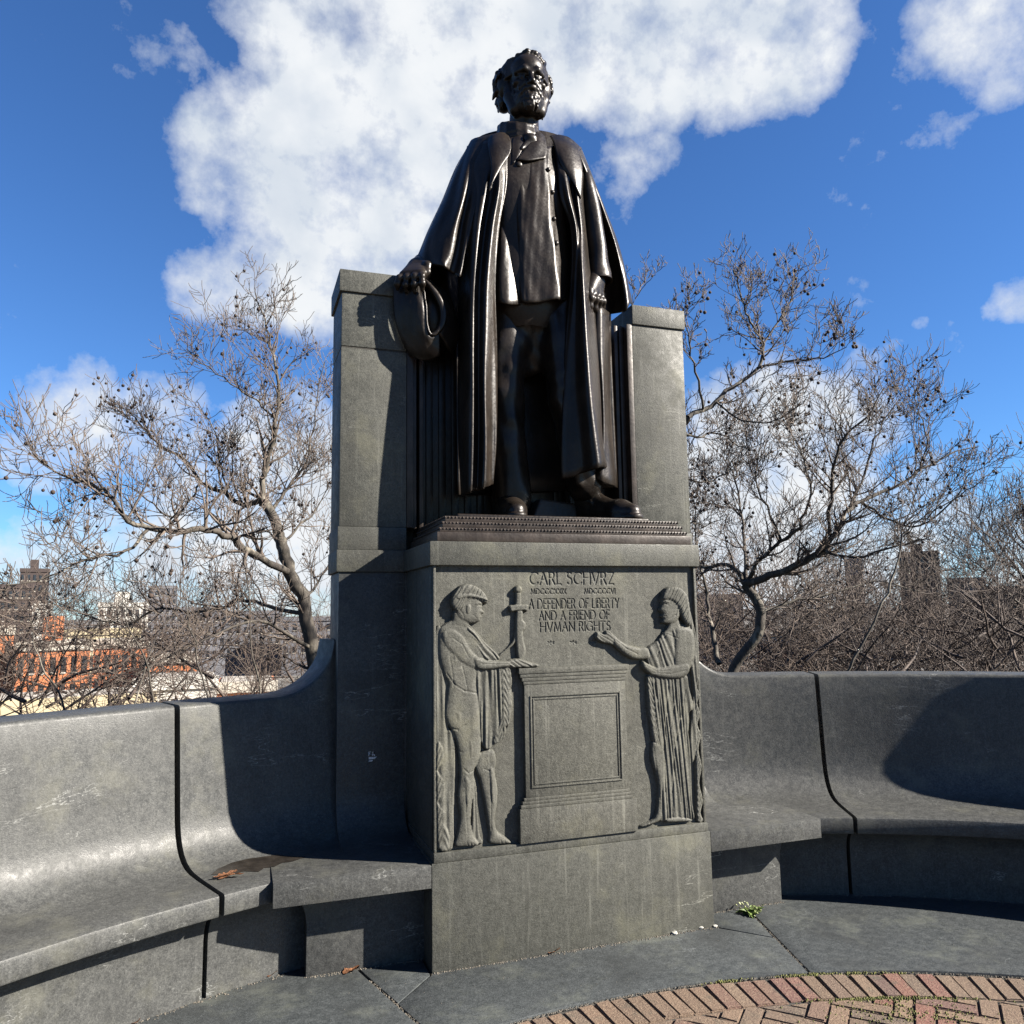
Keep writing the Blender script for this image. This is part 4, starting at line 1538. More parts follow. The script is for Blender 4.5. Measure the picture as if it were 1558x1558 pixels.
def folds(period, amp, slant=0.0, sharp=0.6, ph=0.0):
    def f(X, Z):
        u = X + slant * Z + 0.005 * np.sin(Z * 6 + X * 20 + ph) + 0.004 * np.sin(X * 61 + 2 * Z)
        s = np.sin(2 * PI * u / period + ph)
        s2 = np.sin(2 * PI * (u + 0.01 * np.sin(Z * 5)) / (period * 1.73) + 1.1)
        m = 0.55 + 0.45 * np.sin(Z * 13 + X * 45 + period * 900)
        return amp * (m * np.sign(s) * np.abs(s) ** sharp + 0.8 * s2)
    return f


def zig(period, amp):
    def f(X, Z):
        s = np.sin(2 * PI * (Z + 0.03 * np.sin(X * 90)) / period)
        return amp * np.sign(s) * np.abs(s) ** 0.5
    return f


strand = folds(0.016, 0.0022, -0.7, 0.8)
carve('relief_figure', [
    ([(195, 440), (225, 420), (250, 600), (258, 700), (250, 800), (262, 900), (288, 925), (292, 1100), (285, 1300), (282, 1470), (215, 1475), (200, 1400), (196, 900), (191, 600)], .010, .007, .014, folds(.042, .0030)),
    ([(202, 980), (235, 1000), (232, 1060), (205, 1100), (240, 1150), (236, 1210), (206, 1250), (244, 1300), (238, 1350), (262, 1400), (262, 1470), (212, 1472), (203, 1300)], .016, .007, .010, zig(.052, .0014)),
    ([[(235, 408), (290, 380), (345, 400), (380, 430), (420, 500), (440, 560), (402, 620), (390, 700), (392, 760), (385, 840), (330, 870), (270, 830), (262, 700), (235, 640), (215, 560), (212, 480), (216, 430)],
      [(262, 690), (300, 660), (360, 660), (392, 720), (405, 820), (410, 900), (412, 1000), (397, 1060), (380, 1100), (380, 1180), (370, 1260), (365, 1340), (372, 1400), (398, 1440), (395, 1456), (330, 1460), (288, 1456), (300, 1400), (312, 1320), (302, 1220), (312, 1120), (302, 1000), (285, 930), (262, 890), (242, 840), (248, 770)]], .018, .014, .050, None),
    ([(400, 1020), (470, 1000), (486, 1050), (480, 1110), (492, 1180), (490, 1260), (480, 1330), (490, 1385), (520, 1410), (556, 1438), (540, 1449), (455, 1446), (452, 1400), (440, 1320), (425, 1230), (405, 1140), (386, 1090)], .012, .013, .030, None),
    ([(250, 800), (290, 775), (345, 790), (355, 860), (310, 915), (266, 885)], .001, .0345, .085, None),
    ([(318, 1130), (345, 1110), (372, 1150), (368, 1250), (345, 1300), (322, 1240)], .001, .034, .030, None),
    ([(330, 930), (380, 930), (400, 1000), (370, 1080), (335, 1060)], .001, .035, .060, None),
    ([(440, 1090), (475, 1080), (484, 1170), (478, 1270), (452, 1250)], .001, .030, .030, None),
    ([(240, 470), (300, 500), (330, 580), (300, 640), (255, 600)], .001, .035, .070, None),
    ([(310, 610), (385, 620), (384, 720), (330, 730)], .001, .034, .070, None),
    ([(375, 1110), (395, 1180), (400, 1300), (408, 1400), (425, 1446), (385, 1446), (368, 1400), (372, 1250)], .005, .006, .010, folds(.020, .0025)),
    ([(225, 440), (275, 420), (330, 460), (362, 520), (402, 560), (420, 592), (388, 620), (320, 592), (270, 545), (235, 505)], .024, .013, .030, None),
    ([(375, 560), (440, 575), (500, 578), (545, 578), (545, 606), (500, 612), (440, 620), (385, 612)], .028, .014, .020, None),
    ([(535, 578), (565, 570), (590, 566), (625, 578), (662, 588), (692, 601), (655, 609), (600, 611), (540, 608)], .028, .010, .014, folds(.020, .0022, 1.6)),
    ([(392, 600), (540, 600), (552, 650), (561, 760), (553, 850), (527, 930), (482, 975), (440, 1002), (412, 960), (405, 850), (395, 750), (389, 680)], .018, .008, .012, folds(.026, .0040)),
    ([(500, 600), (545, 602), (560, 690), (540, 730), (563, 790), (538, 830), (552, 875), (512, 900), (527, 940), (480, 975), (470, 940), (505, 860), (510, 740)], .023, .006, .010, zig(.040, .0018)),
    ([(345, 400), (392, 440), (432, 490), (502, 560), (470, 582), (420, 562), (388, 505), (350, 452)], .022, .010, .016, folds(.022, .0032, 0.9)),
    ([(285, 340), (345, 370), (352, 425), (300, 424), (252, 412), (275, 385)], .018, .014, .030, None),
    ([(300, 240), (355, 225), (400, 240), (410, 268), (420, 308), (417, 330), (428, 350), (413, 357), (416, 368), (409, 376), (408, 390), (384, 398), (348, 402), (300, 380), (285, 340), (275, 300)], .020, .018, .040, None),
    ([(355, 213), (408, 236), (436, 270), (443, 300), (432, 308), (398, 294), (345, 292), (330, 330), (300, 345), (282, 335), (268, 305), (278, 262), (310, 224)], .030, .012, .026, strand),
    ([(300, 268), (360, 262), (432, 282), (440, 294), (398, 282), (345, 276), (298, 284)], .042, .004, .006, None),
    ([(338, 316), (352, 310), (360, 326), (352, 352), (340, 352)], .036, .006, .008, None),
], [
    ([(392, 318), (402, 313), (412, 316)], .006, .005), ([(384, 308), (400, 303), (416, 306)], .005, -.003), ([(404, 366), (418, 362)], .005, .005), ([(372, 360), (392, 380)], .006, .003),
    ([(300, 330), (320, 352), (330, 372)], .006, .003), ([(250, 640), (285, 690), (330, 720), (388, 730)], .007, .004), ([(262, 560), (275, 640), (280, 700)], .007, .003),
    ([(320, 600), (335, 660), (345, 720)], .006, .003), ([(255, 895), (300, 905), (335, 880)], .007, .005), ([(330, 1090), (350, 1110), (372, 1100)], .006, .004),
    ([(425, 1090), (450, 1100), (470, 1085)], .006, .004), ([(345, 1440), (350, 1456)], .004, .004), ([(362, 1442), (366, 1456)], .004, .004), ([(378, 1443), (382, 1456)], .004, .004),
    ([(505, 1428), (512, 1446)], .004, .004), ([(524, 1430), (530, 1446)], .004, .004), ([(275, 470), (320, 500), (350, 560)], .006, .003), ([(335, 1150), (338, 1290), (345, 1390)], .007, .003),
    ([(455, 1130), (458, 1280), (462, 1380)], .006, .003), ([(280, 1000), (320, 1010)], .005, .002), ([(410, 590), (480, 594), (540, 592)], .005, .0025),
])
carve('relief_sword', [
    ([(590, 220), (604, 226), (609, 240), (604, 252), (590, 257), (577, 252), (571, 240), (577, 226)], .014, .014, .014, None),
    ([(577, 250), (604, 250), (606, 315), (575, 315)], .012, .010, .012, folds(.022, .001, 0, 1)),
    ([(552, 314), (634, 310), (637, 322), (630, 346), (617, 340), (566, 344), (556, 348), (549, 336)], .016, .010, .010, None),
    ([(580, 342), (612, 342), (613, 380), (628, 400), (624, 430), (614, 440), (618, 480), (628, 530), (618, 562), (600, 592), (585, 562), (578, 480)], .010, .012, .016, None),
    ([(574, 430), (582, 440), (578, 490), (540, 530), (505, 560), (498, 552), (535, 520), (568, 480)], .008, .006, .006, None),
])
dr = folds(.019, .0034, 0.06)
carve('relief_figure', [
    ([(1392, 300), (1412, 350), (1428, 420), (1440, 480), (1446, 650), (1436, 800), (1444, 900), (1428, 1050), (1394, 1045), (1412, 850), (1420, 700), (1400, 560), (1390, 420), (1382, 340)], .010, .009, .014, folds(.020, .003, .05)),
    ([(1436, 640), (1452, 660), (1440, 700), (1456, 740), (1442, 780), (1458, 830), (1444, 880), (1460, 930), (1448, 1000), (1464, 1080), (1452, 1160), (1470, 1240), (1458, 1300), (1472, 1338), (1440, 1340), (1436, 1200), (1432, 1000), (1430, 800)], .010, .010, .012, zig(.034, .0014)),
    ([(1240, 640), (1380, 640), (1400, 700), (1424, 800), (1402, 825), (1396, 900), (1402, 960), (1412, 1100), (1417, 1250), (1427, 1322), (1400, 1336), (1310, 1332), (1262, 1340), (1256, 1250), (1258, 1150), (1242, 1060), (1246, 990), (1224, 955), (1216, 880), (1203, 800), (1202, 700)], .014, .012, .030, dr),
    ([(1290, 815), (1390, 795), (1402, 900), (1370, 1040), (1330, 1150), (1296, 1050), (1288, 930)], .012, .012, .070, None),
    ([(1230, 960), (1280, 985), (1290, 1100), (1275, 1200), (1272, 1310), (1250, 1345), (1180, 1367), (1176, 1360), (1235, 1325), (1252, 1250), (1250, 1150), (1226, 1060), (1220, 1000)], .014, .014, .026, None),
    ([(1296, 1325), (1345, 1318), (1400, 1326), (1410, 1340), (1320, 1345), (1290, 1342)], .018, .012, .014, None),
    ([(1200, 652), (1238, 655), (1232, 720), (1252, 770), (1240, 830), (1262, 880), (1252, 940), (1275, 1005), (1244, 985), (1214, 860), (1205, 760)], .018, .008, .010, zig(.036, .0018)),
    ([(1290, 430), (1340, 402), (1400, 415), (1422, 480), (1427, 560), (1402, 622), (1380, 655), (1300, 660), (1240, 642), (1210, 602), (1196, 560), (1202, 518), (1250, 482)], .014, .015, .050, folds(.026, .0026, 0.35)),
    ([(1158, 512), (1200, 516), (1214, 560), (1190, 572), (1140, 572), (1090, 548), (1042, 503), (1036, 478), (1052, 466), (1100, 498)], .016, .016, .024, None),
    ([(962, 440), (985, 446), (1000, 452), (1004, 436), (1022, 434), (1040, 452), (1060, 470), (1048, 502), (1010, 497), (975, 486), (957, 466)], .016, .010, .012, folds(.018, .0016, 1.5)),
    ([(1338, 420), (1410, 430), (1424, 520), (1402, 602), (1374, 655), (1332, 645), (1325, 560), (1328, 480)], .024, .013, .034, None),
    ([(1178, 578), (1200, 590), (1240, 612), (1300, 604), (1385, 586), (1396, 630), (1345, 662), (1240, 654), (1190, 628), (1172, 600)], .026, .014, .022, None),
    ([(1296, 370), (1345, 372), (1362, 430), (1330, 450), (1288, 442), (1300, 410)], .014, .014, .026, None),
    ([(1300, 240), (1345, 245), (1362, 300), (1352, 370), (1325, 402), (1282, 402), (1270, 392), (1274, 378), (1266, 366), (1272, 356), (1258, 336), (1268, 312), (1264, 286), (1275, 258)], .020, .016, .036, None),
    ([(1308, 226), (1350, 230), (1384, 262), (1396, 310), (1404, 400), (1388, 412), (1366, 385), (1352, 345), (1332, 310), (1302, 290), (1270, 288), (1270, 262), (1284, 238)], .030, .013, .024, strand),
], [
    ([(1272, 312), (1284, 308), (1294, 312)], .006, .005), ([(1268, 300), (1284, 296), (1300, 300)], .005, -.003), ([(1272, 367), (1286, 366)], .005, .005), ([(1300, 380), (1330, 360), (1342, 320)], .007, .004),
    ([(1290, 450), (1340, 470), (1360, 440)], .006, .003), ([(1245, 560), (1262, 500), (1290, 452)], .006, .004), ([(1215, 632), (1300, 640), (1380, 622)], .005, .003), ([(1190, 600), (1240, 628), (1300, 622)], .005, .0025),
    ([(1195, 1352), (1205, 1362)], .004, .004), ([(1212, 1346), (1222, 1358)], .004, .004), ([(1050, 480), (1100, 520), (1150, 545)], .006, .0025), ([(1230, 990), (1245, 1100), (1262, 1240), (1258, 1330)], .007, .003),
    ([(1380, 720), (1360, 850), (1330, 1000), (1320, 1200), (1325, 1320)], .008, .005), ([(1300, 700), (1290, 850), (1280, 1000), (1285, 1200)], .008, .005), ([(1340, 680), (1330, 780), (1310, 900)], .007, .004),
])
# altar between the two figures
def altar(name, u0, u1, v0, v1, y, bev=0.004):
    x0, z1 = rp(u0, v0)
    x1, _ = rp(u1, v0)
    _, z0 = rp(u0, v1)
    box(name, (x0, x1), (y, DIE_Y + 0.003), (z0, z1), M_RELIEF, ped, bev)


XA0, XA1 = rp(618, 900)[0], rp(1100, 900)[0]
ZT = rp(850, 603)[1]
za = lambda v: rp(600, v)[1]
# heights taken along the left edge of the altar
def abox(name, xi, xo, z0, z1, y, bev=0.003):
    box(name, (XA0 + xi, XA1 - xo), (y, DIE_Y + 0.003), (z0, z1), M_RELIEF, ped, bev)


abox('altar_cap', -0.034, -0.020, za(640), za(613), -0.010)
abox('altar_moulding', -0.026, -0.014, za(658), za(640) - 0.0005, -0.006, 0.004)
abox('altar_moulding', -0.016, -0.006, za(676), za(658) - 0.0005, -0.003, 0.004)
abox('altar_moulding', -0.006, -0.002, za(692), za(676) - 0.0005, 0.000, 0.004)
abox('altar_body', 0.0, 0.0, za(1230), za(692) - 0.0005, 0.003)
abox('altar_moulding', -0.012, -0.008, za(1246), za(1230) - 0.0005, 0.000, 0.004)
abox('altar_moulding', -0.022, -0.016, za(1262), za(1246) - 0.0005, -0.003, 0.004)
abox('altar_moulding', -0.032, -0.022, za(1280), za(1262) - 0.0005, -0.006, 0.004)
abox('altar_base', -0.040, -0.046, 0.5915, za(1280) - 0.0005, -0.009)
pz0, pz1 = za(1186), za(745)
px0, px1 = XA0 + 0.033, XA1 - 0.036
for k, (g, yy) in enumerate(((0.0, -0.003), (0.017, -0.001))):
    for (a, b, c, d) in ((px0 + g, px0 + g + .008, pz0 + g, pz1 - g), (px1 - g - .008, px1 - g, pz0 + g, pz1 - g), (px0 + g + .0085, px1 - g - .0085, pz0 + g, pz0 + g + .008), (px0 + g + .0085, px1 - g - .0085, pz1 - g - .008, pz1 - g)):
        box('panel_fillet', (a, b), (yy, 0.0065), (c, d), M_RELIEF, ped, 0.002)
# raised borders at both sides
for s in (-1, 1):
    x0, x1 = (-0.8345, -0.8205) if s < 0 else (0.8185, 0.8345)
    box('relief_border', (x0, x1), (0.016, 0.060), (ZD0, ZD1), M_RELIEF, ped, 0.004)

# ---- sunk ground with the cut inscription
def arcp(cx, cy, rx, ry, a0, a1, n=10):
    return [(cx + rx * math.cos(math.radians(a)), cy + ry * math.sin(math.radians(a))) for a in np.linspace(a0, a1, n)]


GLYPH = {
    'A': (.78, [[(0, 0), (.39, 1), (.78, 0)], [(.15, .36), (.63, .36)]]),
    'B': (.56, [[(0, 0), (0, 1)], [(0, 1), (.28, 1)] + arcp(.28, .76, .22, .24, 90, -90) + [(0, .52)], [(.28, .52)] + arcp(.30, .26, .25, .26, 90, -90) + [(0, 0)]]),
    'C': (.84, [arcp(.5, .5, .5, .5, 45, 315, 18)]),
    'D': (.80, [[(0, 0), (0, 1), (.3, 1)] + arcp(.3, .5, .5, .5, 90, -90, 14) + [(0, 0)]]),
    'E': (.48, [[(.48, 1), (0, 1), (0, 0), (.48, 0)], [(0, .52), (.40, .52)]]),
    'F': (.46, [[(.46, 1), (0, 1), (0, 0)], [(0, .52), (.38, .52)]]),
    'G': (.88, [arcp(.5, .5, .5, .5, 45, 320, 18), [(.88, .05), (.88, .45), (.6, .45)]]),
    'H': (.74, [[(0, 0), (0, 1)], [(.74, 0), (.74, 1)], [(0, .52), (.74, .52)]]),
    'I': (.0, [[(0, 0), (0, 1)]]),
    'L': (.46, [[(0, 1), (0, 0), (.46, 0)]]),
    'M': (.92, [[(0, 0), (.12, 1), (.46, .1), (.80, 1), (.92, 0)]]),
    'N': (.74, [[(0, 0), (0, 1), (.74, 0), (.74, 1)]]),
    'O': (.98, [arcp(.49, .5, .49, .5, 0, 360, 22)]),
    'R': (.60, [[(0, 0), (0, 1), (.28, 1)] + arcp(.28, .76, .24, .24, 90, -90) + [(0, .52)], [(.26, .52), (.60, 0)]]),
    'S': (.52, [arcp(.27, .76, .23, .24, 40, 250, 10) + arcp(.26, .26, .25, .26, 80, -150, 12)]),
    'T': (.64, [[(0, 1), (.64, 1)], [(.32, 1), (.32, 0)]]),
    'V': (.74, [[(0, 1), (.37, 0), (.74, 1)]]),
    'X': (.66, [[(0, 0), (.66, 1)], [(0, 1), (.66, 0)]]),
    'Y': (.66, [[(0, 1), (.33, .48), (.66, 1)], [(.33, .48), (.33, 0)]]),
    'Z': (.64, [[(0, 1), (.64, 1), (0, 0), (.64, 0)]]),
    '*': (.60, [[(.3, .2), (.3, .8)], [(.04, .35), (.56, .65)], [(.04, .65), (.56, .35)]]),
    ' ': (.22, []),
}
IS = 0.11553


def line_strokes(text, u0, u1, v0, v1, sp_=0.20):
    pa, pb = at(780 + u0 * IS, 860 + v1 * IS, DIE_Y), at(780 + u1 * IS, 860 + v0 * IS, DIE_Y)
    x0, x1 = pa.x, pb.x
    pm = at(780 + (u0 + u1) / 2 * IS, 860 + v1 * IS, DIE_Y)
    pt = at(780 + (u0 + u1) / 2 * IS, 860 + v0 * IS, DIE_Y)
    z0, z1 = pm.z, pt.z
    h = z1 - z0
    tot = sum(GLYPH[c][0] for c in text) + sp_ * (len(text) - 1)
    k = (x1 - x0) / tot
    x = x0
    out = []
    for c in text:
        w, st_ = GLYPH[c]
        for s in st_:
            out.append([(x + p * k, z0 + q * h) for p, q in s])
        x += (w + sp_) * k
    return out, h


LINES = [('CARL SCHVRZ', 225, 1325, 92, 252, .22, .0058), ('MDCCCXXIX', 240, 700, 312, 378, .28, .0036), ('MDCCCCVI', 945, 1345, 308, 374, .28, .0036),
         ('A DEFENDER OF LIBERTY', 215, 1395, 443, 568, .25, .0041), ('AND A FRIEND OF', 348, 1270, 600, 718, .26, .0041),
         ('HVMAN RIGHTS', 365, 1280, 748, 868, .25, .0041), ('*', 455, 545, 985, 1060, .2, .0042), ('*', 750, 840, 980, 1055, .2, .0042), ('*', 1010, 1095, 972, 1047, .2, .0042)]
ix0, ix1 = at(780, 880, DIE_Y).x - .02, at(950, 880, DIE_Y).x + .03
iz0, iz1 = at(860, 988, DIE_Y).z, at(860, 866, DIE_Y).z + .012
gx = np.concatenate([np.linspace(-0.832, ix0, 40, endpoint=False), np.arange(ix0, ix1, 0.0024), np.linspace(ix1, 0.832, 40)])
gz = np.concatenate([np.linspace(ZD0, iz0, 60, endpoint=False), np.arange(iz0, iz1, 0.0024), np.linspace(iz1 + 0.001, ZD1, 6)])
PX, PZ = np.meshgrid(gx, gz)
CUT = np.zeros(PX.shape)
for (t, u0, u1, v0, v1, s_, hw) in LINES:
    strokes, h = line_strokes(t, u0, u1, v0, v1, s_)
    for s in strokes:
        for (xa, za_), (xb, zb_) in zip(s[:-1], s[1:]):
            m = (PX > min(xa, xb) - .012) & (PX < max(xa, xb) + .012) & (PZ > min(za_, zb_) - .012) & (PZ < max(za_, zb_) + .012)
            ex, ez = xb - xa, zb_ - za_
            tt = np.clip(((PX[m] - xa) * ex + (PZ[m] - za_) * ez) / (ex * ex + ez * ez + 1e-12), 0, 1)
            d = np.hypot(PX[m] - xa - tt * ex, PZ[m] - za_ - tt * ez)
            CUT[m] = np.maximum(CUT[m], np.clip(1.9 * (hw - d), 0, 0.0075))
Y = DIE_Y + CUT
Y = Y + 0.0006 * np.sin(PX * 31) * np.sin(PZ * 27)
a_, b_ = PX.shape
ii = np.arange(a_ * b_).reshape(a_, b_)
Q = np.stack([ii[:-1, :-1], ii[:-1, 1:], ii[1:, 1:], ii[1:, :-1]], -1).reshape(-1, 4)
fast_mesh('inscribed_panel', np.stack([PX, Y, PZ], -1).reshape(-1, 3), Q, M_RELIEF, ped)

# ================================================================ small things on and around the stone
def strokes_bm(bm, strokes, y, w, th):
    for s in strokes:
        for (xa, za_), (xb, zb_) in zip(s[:-1], s[1:]):
            d = Vector((xb - xa, 0, zb_ - za_))
            if d.length < 1e-6: continue
            d.normalize()
            n = Vector((-d.z, 0, d.x)) * w * .5
            A = Vector((xa, y, za_)) - d * w * .3
            B = Vector((xb, y, zb_)) + d * w * .3
            f = [A - n, B - n, B + n, A + n]
            lo = [bm.verts.new(q) for q in f]
            hi = [bm.verts.new(q + Vector((0, -th, 0))) for q in f]
            bm.faces.new(hi[::-1])
            for i in range(4):
                bm.faces.new((lo[i], lo[(i + 1) % 4], hi[(i + 1) % 4], hi[i]))


M_STICK = simple('weathered_sticker_paper', (0.5, 0.5, 0.5), 0.7, 0.3, 90)
yk = 0.7478
p0, p1 = at(561, 1150, yk), at(572, 1145, yk)
bm = bmesh.new()
ss = []
x0, x1, z0, z1 = p0.x, p1.x, p0.z, p1.z
h = z1 - z0 + .006
for c, o in (('F', 0.0), ('R', 0.55)):
    w, sts = GLYPH[c]
    for s in sts:
        ss.append([(x0 + o * (x1 - x0) + q[0] * h * .9, z0 + q[1] * h) for q in s])
strokes_bm(bm, ss, yk, 0.006, 0.0007)
for (a, b, c, d) in ((0, 1.1, -.95, -.35), (0, .6, -1.6, -1.2)):
    V_ = [(x0 + a * (x1 - x0), z0 + c * h), (x0 + b * .8 * (x1 - x0), z0 + c * h * .95), (x0 + b * (x1 - x0), z0 + d * h), (x0 + a * (x1 - x0), z0 + d * h)]
    lo = [bm.verts.new((x, yk, z)) for x, z in V_]
    hi = [bm.verts.new((x, yk - .0007, z)) for x, z in V_]
    bm.faces.new(hi)
    for i in range(4): bm.faces.new((lo[i], lo[(i + 1) % 4], hi[(i + 1) % 4], hi[i]))
bmesh.ops.recalc_face_normals(bm, faces=bm.faces)
tag(from_bm('torn_sticker', bm, M_STICK), 'small torn white sticker with letters FR on shaded pylon stone left of the pedestal', 'sticker')

M_LEAF = simple('dry_brown_leaf', (0.20, 0.090, 0.042), 0.7, 0.35, 60)


def dry_leaf(loc, size, rz, label, curl=0.5, seed=1):
    r = random.Random(seed)
    bm = bmesh.new()
    n = 9
    rows = []
    for i in range(n):
        t = i / (n - 1)
        w = math.sin(PI * min(1, t * 0.92 + 0.06)) ** 0.7 * (0.42 + 0.12 * math.sin(t * 17 + seed))
        row = []
        for j in range(5):
            s = (j - 2) / 2
            x = (t - .5)
            y = s * w
            z = curl * (y * y * 1.4 + 0.35 * (x * x)) + 0.04 * math.sin(9 * x + 5 * y + seed) + r.uniform(-.02, .02)
            row.append(bm.verts.new((x * size, y * size, z * size + 0.002)))
        rows.append(row)
    for i in range(n - 1):
        for j in range(4):
            bm.faces.new((rows[i][j], rows[i + 1][j], rows[i + 1][j + 1], rows[i][j + 1]))
    bmesh.ops.solidify(bm, geom=bm.faces[:], thickness=0.0015)
    o = from_bm('dry_leaf', bm, M_LEAF, None, True, 60)
    o.location = loc
    o.rotation_euler = (r.uniform(-.2, .2), r.uniform(-.25, .1), rz)
    return tag(o, label, 'leaf', 'dry leaves on the stone')


def ground(px, py, z=0.0):
    d = CAM_ROT @ Vector(((px - 779) / FPX, -(py - 779) / FPX, -1.0))
    return CAM_POS + d * ((z - CAM_POS.z) / d.z)


dry_leaf(ground(843, 1449) + Vector((0, -.004, .004)), .075, .5, 'curled brown leaf lying against the front foot of the pedestal', .9, 2)
dry_leaf(ground(534, 1476) + Vector((0, -.02, .004)), .090, .2, 'large crumpled brown leaf at the foot of the bench pier left of the pedestal', .8, 3)
dry_leaf(ground(413, 1483) + Vector((0, -.01, .004)), .070, 1.0, 'small brown leaf at the dark corner below the left bench', .8, 4)
dry_leaf(ground(205, 1553) + Vector((0, -.01, .004)), .060, 2.0, 'brown leaf scrap at the bottom of the left bench riser by the frame edge', .8, 5)
for k, (px, py, rz, sz, lb) in enumerate(((337, 1333, .1, .085, 'leftmost of the brown leaf shreds on the left bench seat'), (347, 1331, .5, .10, 'middle shred of the brown leaves on the left bench seat'), (359, 1331, -.2, .08, 'rightmost of the brown leaf shreds on the left bench seat'))):
    q = dry_leaf(ground(px, py, .545), sz, rz, lb, .35, 7 + k)
    q.scale = (1, .45, .7)

# pale crumbs of stone along the foot of the pedestal
M_CHIP = simple('pale_stone_chip', (0.33, 0.32, 0.28), 0.8, 0.2, 40)
for k, (px, py, sz, lb) in enumerate(((1063, 1411, .022, 'largest white stone chip at the right foot of the pedestal'), (1025, 1420, .018, 'flat pale stone chip along the foot of the pedestal'), (1086, 1409, .015, 'small pale chip at the front right corner of the pedestal'))):
    bm = bmesh.new()
    bmesh.ops.create_icosphere(bm, subdivisions=2, radius=sz)
    for v in bm.verts:
        v.co *= random.uniform(.75, 1.15)
        v.co.z *= .55
    o = from_bm('stone_chip', bm, M_CHIP, None, False)
    o.location = ground(px, py) + Vector((0, -.012, sz * .35))
    tag(o, lb, 'stone chip', 'stone chips by the pedestal')

# weed in the joint
M_WEED = simple('weed_leaf_green', (0.075, 0.115, 0.020), 0.55, 0.4, 50)
M_WEEDF = simple('weed_pale_buds', (0.17, 0.19, 0.075), 0.6, 0.3, 50)
wd = empty('weed', ground(1142, 1390) , 'small green weed with pale buds growing in the paving joint right of the pedestal', 'weed')
rw = random.Random(3)
base = ground(1142, 1390)
for part, mat_, n, L0, L1, up in (('leaf', M_WEED, 46, .035, .085, .75), ('bud', M_WEEDF, 26, .015, .03, 1.0)):
    V_, F_ = [], []
    for i in range(n):
        a = rw.uniform(0, 2 * PI)
        el = rw.uniform(.15, up)
        d = Vector((math.cos(a) * math.cos(el), math.sin(a) * math.cos(el), math.sin(el)))
        o = base + Vector((rw.uniform(-.025, .025), rw.uniform(-.02, .02), 0.002))
        if part == 'bud': o = o + d * rw.uniform(.035, .07)
        L = rw.uniform(L0, L1)
        s = d.cross(Vector((0, 0, 1))).normalized() * L * .22
        b0 = len(V_)
        V_ += [o, o + d * L * .5 + s + Vector((0, 0, .004)), o + d * L - Vector((0, 0, L * .25)), o + d * L * .5 - s + Vector((0, 0, .004)), o + d * L * .5 - Vector((0, 0, .006))]
        F_ += [(b0, b0 + 1, b0 + 4), (b0 + 1, b0 + 2, b0 + 4), (b0 + 2, b0 + 3, b0 + 4), (b0 + 3, b0, b0 + 4), (b0, b0 + 3, b0 + 2, b0 + 1)]
    q = mesh('leaf_tuft' if part == 'leaf' else 'bud_cluster', V_, F_, mat_, wd)
    q['kind'] = 'stuff'

# moss and grit in the joints of the bricks
M_MOSS = simple('joint_moss', (0.075, 0.078, 0.018), 0.95, 0.5, 60, 0, 0.004)
V_, F_ = [], []
for i in range(1300):
    if rw.random() < .30:
        q = pol(rw.uniform(3.732, 3.750), rw.choice((8, 13.5, 15.5, 18.8, 21.5)) + rw.gauss(0, .7))
    else:
        q = pol(rw.uniform(3.462, 3.486) if rw.random() < .5 else rw.uniform(3.25, 3.46), rw.gauss(19.5, 3.2))
    s = rw.uniform(.003, .008)
    b0 = len(V_)
    z = -.016 + rw.uniform(0, .008)
    V_ += [q + Vector((s, 0, z)), q + Vector((-s * .5, s * .9, z)), q + Vector((-s * .5, -s * .9, z)), q + Vector((0, 0, z + s * 1.1)), ]
    F_ += [(b0, b0 + 1, b0 + 3), (b0 + 1, b0 + 2, b0 + 3), (b0 + 2, b0, b0 + 3)]
tag(mesh('moss', V_, F_, M_MOSS), kind='stuff')

# grit and crumbs gathered along the foot of the stones and in the joints
M_GRIT = simple('grit', (0.10, 0.088, 0.070), 0.95, 0.7, 300)
V_, F_ = [], []


def crumb(q, s):
    b0 = len(V_)
    a = rw.uniform(0, 6.28)
    ca_, sa_ = math.cos(a) * s, math.sin(a) * s
    V_.extend([q + Vector((ca_, sa_, 0)), q + Vector((-sa_, ca_, 0)), q + Vector((-ca_ * .8, -sa_, 0)), q + Vector((sa_, -ca_ * .9, 0)), q + Vector((ca_ * .2, sa_ * .2, s * .9))])
    F_.extend([(b0, b0 + 1, b0 + 4), (b0 + 1, b0 + 2, b0 + 4), (b0 + 2, b0 + 3, b0 + 4), (b0 + 3, b0, b0 + 4)])


for i in range(520):
    crumb(Vector((rw.uniform(-.86, .86), -abs(rw.gauss(0, .012)) - .001, 0)), rw.uniform(.0015, .006))
for i in range(900):
    crumb(pol(4.845 - abs(rw.gauss(0, .016)), rw.choice((-1, 1)) * rw.uniform(19, 45)), rw.uniform(.0015, .006))
for sgn in (-1, 1):
    for i in range(200):
        crumb(Vector((sgn * rw.uniform(.86, 1.48), .19 - abs(rw.gauss(0, .012)), 0)), rw.uniform(.0015, .006))
    for i in range(260):
        r_ = rw.uniform(3.75, 4.5)
        crumb(pol(r_, sgn * 15 + rw.gauss(0, .10), -.006), rw.uniform(.002, .006))
for i in range(1100):
    crumb(pol(rw.uniform(3.735, 3.752), rw.uniform(-12, 42), -.012), rw.uniform(.002, .006))
for i in range(700):
    crumb(pol(rw.uniform(3.1, 4.8), rw.uniform(-32, 42)), rw.uniform(.001, .0028))
tag(mesh('grit', V_, F_, M_GRIT), kind='stuff')

